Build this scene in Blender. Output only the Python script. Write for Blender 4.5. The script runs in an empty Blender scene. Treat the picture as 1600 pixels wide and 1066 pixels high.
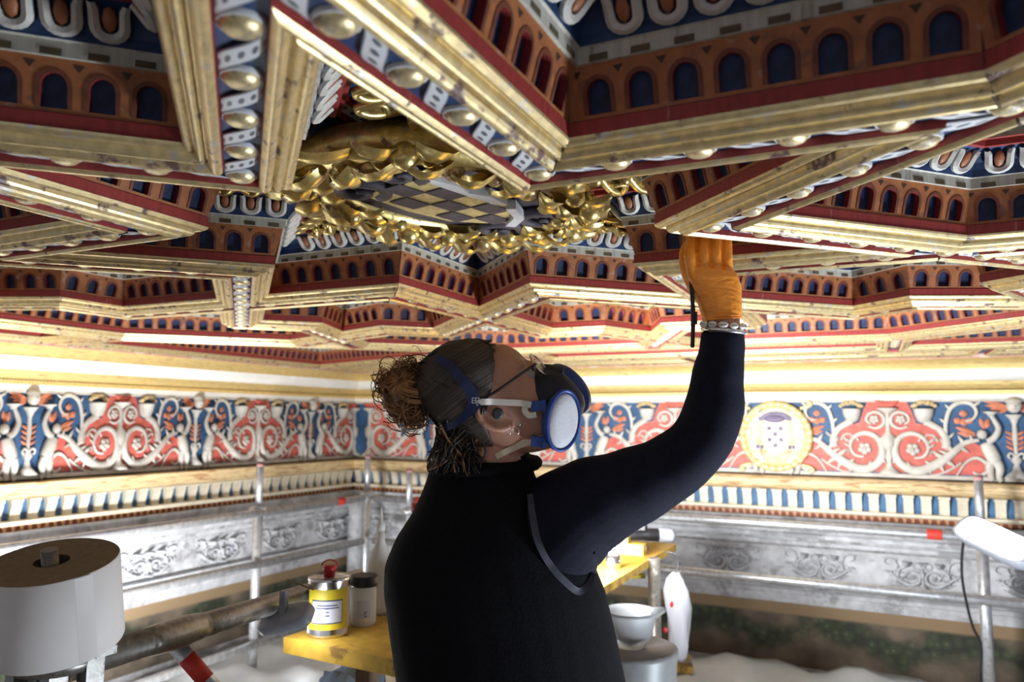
import bpy, bmesh, math, random
from mathutils import Vector, Matrix
random.seed(7)
PI = math.pi
S = bpy.context.scene
COL = S.collection

# ---------------------------------------------------------------- camera
ZC = 1.60                       # eye height above the scaffold deck
CAMX, CAMY = 0.7436, -1.2392    # origin of the plan = centre of the ceiling star
YAW, PITCH, ROLL = 0.44466, 0.10279, 0.00706
FPX = 1181.69
cd = bpy.data.cameras.new('camera'); cam = bpy.data.objects.new('camera', cd); COL.objects.link(cam)
fw = Vector((-math.sin(YAW)*math.cos(PITCH), math.cos(YAW)*math.cos(PITCH), math.sin(PITCH)))
r0 = Vector((math.cos(YAW), math.sin(YAW), 0)); u0 = r0.cross(fw)
rr = r0*math.cos(ROLL) + u0*math.sin(ROLL); uu = u0*math.cos(ROLL) - r0*math.sin(ROLL)
cam.matrix_world = Matrix(((rr.x, uu.x, -fw.x, CAMX), (rr.y, uu.y, -fw.y, CAMY), (rr.z, uu.z, -fw.z, ZC), (0, 0, 0, 1)))
cd.sensor_width = 36; cd.lens = FPX/1600*36; cd.clip_start = .02; cd.clip_end = 100
cd.dof.use_dof = True; cd.dof.focus_distance = 1.32; cd.dof.aperture_fstop = 4.2
S.camera = cam
CAM = Vector((CAMX, CAMY, ZC))

def ray(u, v):
    return (fw*FPX + rr*(u-800) + uu*(533-v)).normalized()
def px(u, v, depth):            # point at a depth (metres along the view axis) seen at a photo position
    d = fw*FPX + rr*(u-800) + uu*(533-v)
    return CAM + d*(depth/FPX)
def project(P):
    d = Vector(P)-CAM; w = d.dot(fw)
    return (800+FPX*d.dot(rr)/w, 533-FPX*d.dot(uu)/w, w)

# ---------------------------------------------------------------- world, lights, exposure
W = bpy.data.worlds.new('world'); S.world = W; W.use_nodes = True
W.node_tree.nodes['Background'].inputs[0].default_value = (.80, .88, 1, 1)
W.node_tree.nodes['Background'].inputs[1].default_value = .41
S.view_settings.view_transform = 'Standard'; S.view_settings.look = 'None'
S.view_settings.exposure = 0.0; S.view_settings.gamma = 1.0; S.view_settings.use_curve_mapping = False
def area(name, loc, target, sx, sy, power, col):
    l = bpy.data.lights.new(name, 'AREA'); l.shape = 'RECTANGLE'; l.size = sx; l.size_y = sy
    l.energy = power; l.color = col
    o = bpy.data.objects.new(name, l); COL.objects.link(o); o.location = loc
    o.rotation_euler = (Vector(target)-Vector(loc)).to_track_quat('-Z', 'Y').to_euler()
    return o
# LED work lights that stand on the scaffold deck below the picture, turned up at the walls
area('work_light', (-1.50, .55, 0.30), (-2.6, .8, 1.15), .6, .3, 84, (.97, .98, 1))
area('work_light', (1.55, 0.55, 0.30), (1.15, .45, 1.9), .5, .3, 60, (.82, .9, 1))
# LED flood that stands behind the worker and is turned at the far wall
LFLOOD = px(850, 850, 2.25)
area('work_light', LFLOOD, (.45, 3.2, 1.56), .34, .22, 44, (.97, .98, 1)).data.spread = math.radians(125)

# ---------------------------------------------------------------- materials
MATS = {}
def newmat(name):
    m = bpy.data.materials.new(name); m.use_nodes = True; MATS[name] = m
    return m, m.node_tree, m.node_tree.nodes['Principled BSDF']
def N(t, typ, **kw):
    n = t.nodes.new(typ)
    for k, v in kw.items():
        if k in ('inp',):
            for i, val in v.items(): n.inputs[i].default_value = val
        else: setattr(n, k, v)
    return n
def ramp(t, stops):
    r = t.nodes.new('ShaderNodeValToRGB'); e = r.color_ramp.elements
    e[0].position, e[0].color = stops[0][0], (*stops[0][1], 1)
    e[1].position, e[1].color = stops[-1][0], (*stops[-1][1], 1)
    for p_, c in stops[1:-1]:
        x = e.new(p_); x.color = (*c, 1)
    return r
def plain(name, col, rough=.6, metal=0, var=.15, scale=30, spec=.4, bump=0, coords='Object', stretch=None, emit=None):
    m, t, b = newmat(name)
    tc = N(t, 'ShaderNodeTexCoord'); no = N(t, 'ShaderNodeTexNoise', inp={'Scale': scale, 'Detail': 5.0, 'Roughness': .6})
    src = tc.outputs[coords]
    if stretch:
        mp = N(t, 'ShaderNodeMapping'); mp.inputs['Scale'].default_value = stretch
        t.links.new(src, mp.inputs[0]); src = mp.outputs[0]
    t.links.new(src, no.inputs['Vector'])
    r = ramp(t, [(.3, tuple(c*(1-var) for c in col)), (.7, tuple(min(1, c*(1+var)) for c in col))])
    t.links.new(no.outputs[0], r.inputs[0]); t.links.new(r.outputs[0], b.inputs['Base Color'])
    b.inputs['Roughness'].default_value = rough; b.inputs['Metallic'].default_value = metal
    b.inputs['Specular IOR Level'].default_value = spec
    if bump:
        bp = N(t, 'ShaderNodeBump', inp={'Strength': bump, 'Distance': .002})
        t.links.new(no.outputs[0], bp.inputs['Height']); t.links.new(bp.outputs[0], b.inputs['Normal'])
    return m
def worn(name, col, under, amount=.58, scale=40, rough=.4, metal=0, under2=None, bump=.3, stretch=None, coords='UV', metal_under=0):
    """a coat of paint or leaf worn through in patches to what lies under it"""
    m, t, b = newmat(name)
    tc = N(t, 'ShaderNodeTexCoord'); mp = N(t, 'ShaderNodeMapping')
    mp.inputs['Scale'].default_value = stretch or (1, 1, 1)
    t.links.new(tc.outputs[coords], mp.inputs[0])
    n1 = N(t, 'ShaderNodeTexNoise', inp={'Scale': scale, 'Detail': 6.0, 'Roughness': .65})
    n2 = N(t, 'ShaderNodeTexNoise', inp={'Scale': scale*3.1, 'Detail': 4.0})
    t.links.new(mp.outputs[0], n1.inputs['Vector']); t.links.new(mp.outputs[0], n2.inputs['Vector'])
    c1 = ramp(t, [(.3, tuple(c*.8 for c in col)), (.7, tuple(min(1, c*1.2) for c in col))])
    t.links.new(n2.outputs[0], c1.inputs[0])
    mask = ramp(t, [(amount-.03, (0, 0, 0)), (amount+.03, (1, 1, 1))]); t.links.new(n1.outputs[0], mask.inputs[0])
    mix = N(t, 'ShaderNodeMixRGB'); mix.inputs[2].default_value = (*under, 1)
    t.links.new(mask.outputs[0], mix.inputs[0]); t.links.new(c1.outputs[0], mix.inputs[1])
    out = mix.outputs[0]
    if under2:
        n3 = N(t, 'ShaderNodeTexNoise', inp={'Scale': scale*1.7, 'Detail': 5.0, 'Roughness': .7})
        mp3 = N(t, 'ShaderNodeMapping'); mp3.inputs['Location'].default_value = (3.7, 1.9, 0); mp3.inputs['Scale'].default_value = stretch or (1, 1, 1)
        t.links.new(tc.outputs[coords], mp3.inputs[0]); t.links.new(mp3.outputs[0], n3.inputs['Vector'])
        k3 = ramp(t, [(amount-.02, (0, 0, 0)), (amount+.04, (1, 1, 1))]); t.links.new(n3.outputs[0], k3.inputs[0])
        mx = N(t, 'ShaderNodeMixRGB'); mx.inputs[2].default_value = (*under2, 1)
        t.links.new(k3.outputs[0], mx.inputs[0]); t.links.new(out, mx.inputs[1]); out = mx.outputs[0]
    t.links.new(out, b.inputs['Base Color'])
    if metal:
        mr = N(t, 'ShaderNodeMapRange', inp={'To Min': metal, 'To Max': metal_under}); t.links.new(mask.outputs[0], mr.inputs[0])
        t.links.new(mr.outputs[0], b.inputs['Metallic'])
    b.inputs['Roughness'].default_value = rough
    bp = N(t, 'ShaderNodeBump', inp={'Strength': bump, 'Distance': .0015})
    t.links.new(n1.outputs[0], bp.inputs['Height']); t.links.new(bp.outputs[0], b.inputs['Normal'])
    return m

worn('gold_leaf', (.68, .54, .28), (.14, .075, .070), .60, 20, .40, .70, under2=(.58, .54, .46), stretch=(1, 2.2, 1), bump=.6)
worn('gold_bright', (.66, .52, .20), (.22, .12, .06), .60, 30, .30, .85, coords='Object', bump=.6)
worn('gold_pearl', (.72, .60, .34), (.36, .29, .20), .56, 70, .42, .7, coords='Object', bump=.8)
worn('red_paint', (.30, .035, .030), (.45, .19, .15), .68, 40, .55, 0, stretch=(1, 2.5, 1))
worn('orange_paint', (.36, .125, .040), (.20, .085, .045), .60, 16, .6, 0, under2=(.40, .22, .15))
plain('niche_blue', (.011, .026, .090), .55, var=.5, scale=60)
plain('niche_red', (.23, .025, .028), .55, var=.3, scale=60)
plain('niche_brown', (.17, .050, .026), .6, var=.3, scale=60)
plain('spandrel_dark', (.06, .035, .02), .6)
worn('dentil_grey', (.50, .49, .42), (.30, .28, .22), .62, 30, .6, 0)
plain('dentil_gap', (.12, .09, .05), .6, var=.4)
plain('tongue_grey', (.60, .59, .54), .55, var=.18, scale=50)
plain('egg_orange', (.33, .12, .05), .5, var=.3)
plain('deep_blue', (.020, .050, .135), .5, var=.35, scale=25)
plain('panel_blue', (.022, .055, .15), .5, var=.35, scale=18)
plain('black_plastic', (.012, .012, .014), .4)
plain('white_paint', (.62, .64, .66), .5, var=.12, scale=30)

# ---------------------------------------------------------------- mesh helpers
class MB:
    def __init__(self): self.v = []; self.f = []; self.m = []; self.uv = []; self.mats = []; self.sm = []
    def mi(self, mat):
        if mat not in self.mats: self.mats.append(mat)
        return self.mats.index(mat)
    def poly(self, pts, mat, uvs=None, smooth=False):
        i = len(self.v); self.v += [tuple(p) for p in pts]; self.f.append(tuple(range(i, i+len(pts))))
        self.m.append(self.mi(mat)); self.uv.append(uvs or [(p[0]+p[2], p[1]+p[2]) for p in pts]); self.sm.append(smooth)
    def grid(self, rows, mat, closed=False, smooth=True, capa=False, capb=False):
        """rows of equal length -> shared-vertex surface"""
        n = len(rows[0]); i0 = len(self.v)
        for r in rows: self.v += [tuple(p) for p in r]
        k = self.mi(mat)
        for a in range(len(rows)-1):
            for b in range(n if closed else n-1):
                c = (b+1) % n
                self.f.append((i0+a*n+b, i0+a*n+c, i0+(a+1)*n+c, i0+(a+1)*n+b)); self.m.append(k); self.sm.append(smooth)
                self.uv.append([(b/n, a/len(rows)), ((b+1)/n, a/len(rows)), ((b+1)/n, (a+1)/len(rows)), (b/n, (a+1)/len(rows))])
        for flag, a in ((capa, 0), (capb, len(rows)-1)):
            if flag:
                idx = [i0+a*n+b for b in range(n)]
                if a == 0: idx.reverse()
                self.f.append(tuple(idx)); self.m.append(k); self.sm.append(False); self.uv.append([(0, 0)]*n)
    def box(self, c, s, mat, rot=None, taper=1):
        hx, hy, hz = s[0]/2, s[1]/2, s[2]/2
        P = [Vector((x*hx*(taper if z > 0 else 1), y*hy*(taper if z > 0 else 1), z*hz)) for z in (-1, 1) for x, y in ((-1, -1), (1, -1), (1, 1), (-1, 1))]
        if rot: P = [rot @ p for p in P]
        P = [p+Vector(c) for p in P]
        for q in ((3, 2, 1, 0), (4, 5, 6, 7), (0, 1, 5, 4), (1, 2, 6, 5), (2, 3, 7, 6), (3, 0, 4, 7)):
            self.poly([P[k] for k in q], mat, [(0, 0), (s[0], 0), (s[0], s[1]), (0, s[1])])
    def tube(self, pts, rad, mat, n=10, caps=True, flat=1.0, up=None):
        """tube through points; rad a number or one per point"""
        pts = [Vector(p) for p in pts]; rows = []
        if not hasattr(rad, '__len__'): rad = [rad]*len(pts)
        t0 = (pts[1]-pts[0]).normalized(); nrm = Vector(up) if up else t0.orthogonal()
        nrm = (nrm - t0*nrm.dot(t0)).normalized()
        for i, p in enumerate(pts):
            t = (pts[min(i+1, len(pts)-1)]-pts[max(i-1, 0)]).normalized()
            nrm = (nrm - t*nrm.dot(t)).normalized(); bi = t.cross(nrm)
            rows.append([p + (nrm*math.cos(a)*flat + bi*math.sin(a))*rad[i] for a in (2*PI*k/n for k in range(n))])
        self.grid(rows, mat, closed=True, capa=caps, capb=caps)
    def lathe(self, prof, mat, base=(0, 0, 0), n=24, axis=None, caps=True):
        R = Vector((0, 0, 1)).rotation_difference(Vector(axis)).to_matrix() if axis else None
        rows = []
        for r, z in prof:
            row = [Vector((r*math.cos(2*PI*k/n), r*math.sin(2*PI*k/n), z)) for k in range(n)]
            if R: row = [R @ p for p in row]
            rows.append([p+Vector(base) for p in row])
        self.grid(rows, mat, closed=True, capa=caps and prof[0][0] > 1e-5, capb=caps and prof[-1][0] > 1e-5)
    def ball(self, c, r, mat, n=12, m=8, rot=None):
        if not hasattr(r, '__len__'): r = (r, r, r)
        rows = []
        for j in range(m+1):
            th = PI*j/m
            row = [Vector((r[0]*math.sin(th)*math.cos(2*PI*k/n), r[1]*math.sin(th)*math.sin(2*PI*k/n), -r[2]*math.cos(th))) for k in range(n)]
            if rot: row = [rot @ p for p in row]
            rows.append([p+Vector(c) for p in row])
        self.grid(rows, mat, closed=True)
    def extrude(self, pts2, z0, z1, mat, M=None, side=None):
        """flat outline -> slab"""
        A = [Vector((x, y, z0)) for x, y in pts2]; B = [Vector((x, y, z1)) for x, y in pts2]
        if M: A = [M @ p for p in A]; B = [M @ p for p in B]
        self.poly(B, mat); self.poly(A[::-1], mat)
        n = len(A)
        for i in range(n):
            j = (i+1) % n; self.poly([A[i], A[j], B[j], B[i]], side or mat)
    def mesh(self, name):
        me = bpy.data.meshes.new(name); me.from_pydata(self.v, [], self.f)
        for k in self.mats: me.materials.append(MATS[k])
        me.polygons.foreach_set('material_index', self.m); me.polygons.foreach_set('use_smooth', self.sm)
        ul = me.uv_layers.new(name='UVMap'); flat = []
        for u in self.uv:
            for p_ in u: flat += [p_[0], p_[1]]
        ul.data.foreach_set('uv', flat); me.update(); return me
    def build(self, name, parent=None, loc=None):
        """one mesh object; loc is its origin in the world"""
        if loc is not None:
            L = Vector(loc); self.v = [tuple(Vector(p)-L) for p in self.v]
        o = bpy.data.objects.new(name, self.mesh(name)); COL.objects.link(o)
        w = Vector(loc) if loc is not None else Vector((0, 0, 0))
        put(o, parent, Matrix.Translation(w)); return o
WM = {}
def put(o, parent, mw):
    WM[o.name] = mw
    if parent is not None:
        o.parent = parent; o.matrix_basis = WM[parent.name].inverted() @ mw
    else: o.matrix_basis = mw
def inst(name, me, parent, mw):
    o = bpy.data.objects.new(name, me); COL.objects.link(o); put(o, parent, mw); return o
def empty(name, loc, parent=None):
    o = bpy.data.objects.new(name, None); o.empty_display_size = .05; COL.objects.link(o)
    put(o, parent, Matrix.Translation(Vector(loc))); return o
def tag(o, label=None, cat=None, group=None, kind=None):
    if label: o['label'] = label
    if cat: o['category'] = cat
    if group: o['group'] = group
    if kind: o['kind'] = kind
    return o
def frame(o, x, y, z):
    x, y, z = Vector(x), Vector(y), Vector(z)
    return Matrix(((x.x, y.x, z.x, o[0]), (x.y, y.y, z.y, o[1]), (x.z, y.z, z.z, o[2]), (0, 0, 0, 1)))
def bez(pts, n=12):
    """smooth curve through points (Catmull-Rom)"""
    P = [Vector(p) for p in pts]; out = []
    for i in range(len(P)-1):
        a, b, c, d = P[max(i-1, 0)], P[i], P[i+1], P[min(i+2, len(P)-1)]
        for k in range(n):
            t = k/n
            out.append(.5*((2*b)+(c-a)*t+(2*a-5*b+4*c-d)*t*t+(3*b-a-3*c+d)*t**3))
    out.append(P[-1]); return out
# ================================================================ the coffered ceiling
ZS = ZC + .31                     # soffit of the beams
ceiling = empty('ceiling', (0, 0, ZS)); tag(ceiling, 'carved and gilded coffered wooden ceiling of star shaped beams', kind='structure')

def offset(poly, t):
    """inward mitred offset of a counter-clockwise polygon"""
    n = len(poly); out = []
    for i in range(n):
        p0, p1, p2 = (Vector(poly[k % n]) for k in (i-1, i, i+1))
        e1 = (p1-p0).normalized(); e2 = (p2-p1).normalized()
        n1 = Vector((-e1.y, e1.x)); n2 = Vector((-e2.y, e2.x))
        k = 1+n1.dot(n2)
        out.append(p1+(n1+n2)*(t/max(k, .08)))
    return out

def rot2(p, a): return (p[0]*math.cos(a)-p[1]*math.sin(a), p[0]*math.sin(a)+p[1]*math.cos(a))
DD = .364                                   # distance of the star's lines from its centre
RT, RI = DD/math.cos(math.radians(67.5)), DD*2**.5
star = []
for k in range(16):
    a = math.radians(22.5*k+22.5-90-22.5+22.5)
    r = RT if k % 2 == 0 else RI
    star.append((r*math.cos(a), r*math.sin(a)))
# one of the eight bottle shaped coffers around it, along +x
bottle0 = [(RI, 0), (.8787, -DD), (1.358, -DD), (1.358, -.145), (1.708, 0), (1.358, .145), (1.358, DD), (.8787, DD)]
OA = 2.01                                   # apothem of the outer octagon
h0 = math.tan(PI/8)*OA
def rm(p, a=PI/4):                          # mirror in the line at 22.5 degrees
    c, s = math.cos(a), math.sin(a); return (c*p[0]+s*p[1], s*p[0]-c*p[1])
half = [(.8787, DD), (1.358, DD), (1.358, .145), (1.708, 0), (OA, .125), (OA, h0)]
kite0 = half[:1]+[rm(p) for p in half[1:5]]+[half[5]]+half[4:0:-1]
tri0 = [(1.708, 0), (OA, -.125), (OA, .125)]
def area2(p): return sum(p[i-1][0]*p[i][1]-p[i][0]*p[i-1][1] for i in range(len(p)))
cells = []
def add_cell(p, kind):
    if area2(p) < 0: p = p[::-1]
    cells.append((p, kind))
add_cell(star, 'star')
for k in range(8): add_cell([rot2(p, k*PI/4) for p in bottle0], 'bottle')
for k in range(8): add_cell([rot2(p, k*PI/4) for p in kite0], 'kite')
for k in range(8): add_cell([rot2(p, k*PI/4) for p in tri0], 'tri')
# walls: corner and directions (X = to the right along the far wall, Y = away along the left wall)
WA = .02602
eL = Vector((math.sin(WA), math.cos(WA))); eR = Vector((math.cos(WA), -math.sin(WA)))
SW = 1.2
cor = (Vector((-0.934372*SW, 4.528531*SW)))           # camera frame, x right, y forward
CORN = Vector((CAMX + cor.x*math.cos(YAW) - cor.y*math.sin(YAW), CAMY + cor.x*math.sin(YAW) + cor.y*math.cos(YAW)))
def WL(s, out, z): p = CORN - eL*s + eR*out; return Vector((p.x, p.y, ZC+z))     # left wall
def WR(s, out, z): p = CORN + eR*s - eL*out; return Vector((p.x, p.y, ZC+z))     # far wall
def W2(out, s): p = CORN + eR*s - eL*out; return (p.x, p.y)                       # plan: out from far wall, s along it
FI = .19                                      # the cornice takes this much off the ceiling field
o8 = [(OA, h0), (h0, OA), (-h0, OA), (-OA, h0), (-OA, -h0), (-h0, -OA), (h0, -OA), (OA, -h0)]
cnr = W2(FI, FI)
mid = W2(.58, FI); midr = W2(.58, 4.8)
fr = W2(FI, 4.8)
def along(s_y, s0=FI):                        # point on the left edge of the field at plan Y
    b = W2(FI, s0); k = (b[1]-s_y)/eL.y; p = Vector(b)-eL*k; return (p.x, p.y)
add_cell([o8[2], mid, along(-h0-.0), o8[4], o8[3]][0:1]+[o8[2], mid, along(h0), o8[3]][1:], 'edge')
add_cell([o8[3], along(h0), along(-h0), o8[4]], 'edge')
xm = lambda x: (x, mid[1]+(midr[1]-mid[1])*(x-mid[0])/(midr[0]-mid[0]))
xf = lambda x: (x, cnr[1]+(fr[1]-cnr[1])*(x-cnr[0])/(fr[0]-cnr[0]))
add_cell([o8[2], o8[1], xm(h0), xm(-h0)], 'edge')
add_cell([o8[2], xm(-h0), mid], 'edge')
add_cell([o8[1], o8[0], xm(OA+.6), xm(h0)], 'edge')
for x0, x1 in ((mid[0], -1.35), (-1.35, -.1), (-.1, 1.2), (1.2, OA+.6)):
    add_cell([xm(x0) if x0 != mid[0] else mid, xm(x1), xf(x1), xf(x0) if x0 != mid[0] else cnr], 'edge')

# profile of a beam side, from its centre line (t) into the coffer, with heights above the soffit
def arcpts(t0, z0, t1, z1, dip, n=5):
    return [(t0+(t1-t0)*k/n, z0+(z1-z0)*k/n-dip*math.sin(PI*k/n)) for k in range(n+1)]
P_CH = [(0, .011), (.0215, .011)]                                    # painted channel
P_RED = [(.0215, .011), (.0225, .001)]
P_GOLD = arcpts(.0225, .001, .0385, .003, .0062, 6)+[(.0395, .0085)]+arcpts(.0410, .0085, .0525, .0085, .0062, 5)+[(.0535, .0150)]+arcpts(.0545, .0150, .0670, .0175, .0040, 4)+[(.068, .0205)]
P_FIL = [(.0665, .0195), (.0675, .038), (.064, .0395)]
T0, Z0, T1, Z1 = .0655, .0395, .081, .0985                           # arcade wall
P_DEN = [(T1, Z1), (.0855, .0985), (.0865, .116), (.090, .1175)]
P_COVE = [(.090, .1175)]+[(.090+.033*(1-math.cos(a)), .1175+.040*math.sin(a)) for a in (PI/2*k/5 for k in range(1, 6))]
P_TOP = [(.123, .1575), (.132, .1575), (.133, .168), (.142, .168)]
ZP = .186                                                            # panel height

# shared piece meshes ---------------------------------------------------------
AW, AS, AB = .0140, .030, .0045          # half width, spring line, sill of a niche
def arch(w, spring, n=8): return [(-w*math.cos(PI*k/n), spring+w*math.sin(PI*k/n)) for k in range(n+1)]
def niche_mesh():
    m = MB(); D = -.010; ho = [(-AW, AB)]+arch(AW, AS)+[(AW, AB)]
    for i in range(len(ho)-1):
        a, b = ho[i], ho[i+1]
        m.poly([(a[0], a[1], 0), (b[0], b[1], 0), (b[0], b[1], D), (a[0], a[1], D)], 'niche_red')
    m.poly([(AW, AB, 0), (-AW, AB, 0), (-AW, AB, D), (AW, AB, D)], 'orange_paint')
    m.poly([(x, y, D) for x, y in ho[::-1]], 'niche_blue')
    o = arch(AW+.0050, AS); i_ = arch(AW, AS); e = .0012                  # painted arch ring, slightly proud
    o = [(o[0][0], AB)]+o+[(o[-1][0], AB)]; i_ = [(i_[0][0], AB)]+i_+[(i_[-1][0], AB)]
    for k in range(len(o)-1):
        m.poly([(*i_[k], e), (*i_[k+1], e), (*o[k+1], e), (*o[k], e)], 'niche_brown')
        m.poly([(*o[k], e), (*o[k+1], e), (*o[k+1], 0), (*o[k], 0)], 'niche_brown')
    m.poly([(-.0305, .0555, .0006), (-.0245, .047, .0006), (-.0185, .0555, .0006)], 'spandrel_dark')
    return m.mesh('niche')
def tongue_mesh():
    m = MB(); w = .0215; h = .044; th = .0115
    out = [(-w-.001, h), (-w, h*.8), (-w, h*.42)]+[(-w*math.cos(PI*k/8), h*.42-w*.85*math.sin(PI*k/8)) for k in range(1, 8)]+[(w, h*.42), (w, h*.8), (w+.001, h)]
    wi = w-th
    inn = [(-wi-.0045, h), (-wi-.001, h*.86), (-wi, h*.46)]+[(-wi*math.cos(PI*k/8), h*.46-wi*.9*math.sin(PI*k/8)) for k in range(1, 8)]+[(wi, h*.46), (wi+.001, h*.86), (wi+.0045, h)]
    for k in range(len(out)-1):
        a, b, c, d = out[k], out[k+1], inn[k+1], inn[k]
        f = lambda p_, z: (p_[0], p_[1], z)
        ma = ((a[0]+d[0])/2, (a[1]+d[1])/2); mb = ((b[0]+c[0])/2, (b[1]+c[1])/2)
        m.poly([f(a, .002), f(b, .002), f(mb, .0062), f(ma, .0062)], 'tongue_grey', smooth=True)
        m.poly([f(ma, .0062), f(mb, .0062), f(c, .003), f(d, .003)], 'tongue_grey', smooth=True)
        m.poly([f(d, .003), f(c, .003), f(c, -.004), f(d, -.004)], 'tongue_grey'); m.poly([f(b, .002), f(a, .002), f(a, -.004), f(b, -.004)], 'tongue_grey')
    return m.mesh('tongue')
def egg_mesh():
    m = MB(); m.ball((0, .027, .0005), (.0082, .0150, .0045), 'egg_orange', 8, 6); return m.mesh('egg')
def bead_mesh():
    m = MB()
    m.lathe([(.0215, .0005), (.0205, -.0035), (.0190, -.0045), (.0178, -.0035)], 'white_paint', n=14, caps=False)
    m.lathe([(.0182, -.001), (.0174, -.0050), (.0140, -.0092), (.0080, -.0115), (0.0001, -.0122)], 'gold_pearl', n=14, caps=False)
    return m.mesh('bead')
def ribbon_mat():
    m, t, b = newmat('ribbon_paint')
    uv = N(t, 'ShaderNodeUVMap'); sp = N(t, 'ShaderNodeSeparateXYZ'); t.links.new(uv.outputs[0], sp.inputs[0])
    mul = N(t, 'ShaderNodeMath', operation='MULTIPLY', inp={1: 5.0}); t.links.new(sp.outputs[0], mul.inputs[0])
    fr_ = N(t, 'ShaderNodeMath', operation='FRACT'); t.links.new(mul.outputs[0], fr_.inputs[0])
    dx = N(t, 'ShaderNodeMath', operation='SUBTRACT', inp={1: .5}); t.links.new(fr_.outputs[0], dx.inputs[0])
    dy = N(t, 'ShaderNodeMath', operation='SUBTRACT', inp={1: .5}); t.links.new(sp.outputs[1], dy.inputs[0])
    dx2 = N(t, 'ShaderNodeMath', operation='MULTIPLY', inp={1: 2.6}); t.links.new(dx.outputs[0], dx2.inputs[0])
    dy2 = N(t, 'ShaderNodeMath', operation='MULTIPLY', inp={1: 3.3}); t.links.new(dy.outputs[0], dy2.inputs[0])
    cv = N(t, 'ShaderNodeCombineXYZ'); t.links.new(dx2.outputs[0], cv.inputs[0]); t.links.new(dy2.outputs[0], cv.inputs[1])
    ln = N(t, 'ShaderNodeVectorMath', operation='LENGTH'); t.links.new(cv.outputs[0], ln.inputs[0])
    r = ramp(t, [(.62, (.10, .11, .13)), (.72, (.62, .64, .66))]); t.links.new(ln.outputs['Value'], r.inputs[0])
    ab = N(t, 'ShaderNodeMath', operation='ABSOLUTE'); t.links.new(dy.outputs[0], ab.inputs[0])
    ed = ramp(t, [(.43, (1, 1, 1)), (.46, (.3, .32, .36))]); t.links.new(ab.outputs[0], ed.inputs[0])
    mx = N(t, 'ShaderNodeMixRGB', blend_type='MULTIPLY', inp={0: 1.0}); t.links.new(r.outputs[0], mx.inputs[1]); t.links.new(ed.outputs[0], mx.inputs[2])
    t.links.new(mx.outputs[0], b.inputs['Base Color']); b.inputs['Roughness'].default_value = .5
ribbon_mat()
def scroll_mesh(L):
    """white ribbon that crosses the channel in an S between two beads"""
    m = MB(); n = 10; w = .0175
    for k in range(n):
        r = []
        for q in (k, k+1):
            s = q/n; x = L*.5*(s-.5)*1.25; y = -.0205+.041*(s*s*(3-2*s)); z = -.0012-.0035*math.sin(PI*s)
            r.append((x, y, z, s))
        (x0, y0, z0, s0), (x1, y1, z1, s1) = r
        m.poly([(x0-w, y0, z0), (x1-w, y1, z1), (x1+w, y1, z1), (x0+w, y0, z0)], 'ribbon_paint', [(s0, 0), (s1, 0), (s1, 1), (s0, 1)], smooth=True)
        m.poly([(x0-w, y0, z0+.0015), (x1-w, y1, z1+.0015), (x1-w, y1, z1), (x0-w, y0, z0)], 'white_paint')
        m.poly([(x0+w, y0, z0), (x1+w, y1, z1), (x1+w, y1, z1+.0015), (x0+w, y0, z0+.0015)], 'white_paint')
    return m.mesh('ribbon_scroll')
ME_NICHE, ME_TONGUE, ME_EGG, ME_BEAD, ME_SCROLL = niche_mesh(), tongue_mesh(), egg_mesh(), bead_mesh(), scroll_mesh(.103)

def strips(m, poly, prof, mat, zb=ZS):
    for (ta, za), (tb, zb_) in zip(prof, prof[1:]):
        A, B = offset(poly, ta), offset(poly, tb); n = len(poly)
        for i in range(n):
            j = (i+1) % n; e = (A[j]-A[i]).normalized() if (A[j]-A[i]).length > 1e-6 else Vector((1, 0))
            q = [(A[i], za), (A[j], za), (B[j], zb_), (B[i], zb_)]
            m.poly([(p.x, p.y, zb+z) for p, z in q][::-1], mat, [((p).dot(e)+i*1.37, t) for (p, z), t in zip(q, (ta, ta, tb, tb))][::-1])
niches, tongues = [], []          # (priority, matrix, coffer)
def seen(P, nrm, size):
    d = Vector(P)-CAM; w = d.dot(fw)
    if w < .15: return 0
    u, v, _ = project(P)
    if not (-40 < u < 1640 and -40 < v < 700): return 0
    c = -d.normalized().dot(nrm)
    return size*FPX/w*max(c, 0)
def flatpoly(m, pts, z, mat):
    bm = bmesh.new(); vs = [bm.verts.new((p[0], p[1], z)) for p in pts]
    f = bm.faces.new(vs); bmesh.ops.triangulate(bm, faces=[f])
    for f in bm.faces: m.poly([v.co.copy() for v in (f.verts if f.normal.z < 0 else reversed(f.verts))], mat)
    bm.free()
coffers = []
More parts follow.
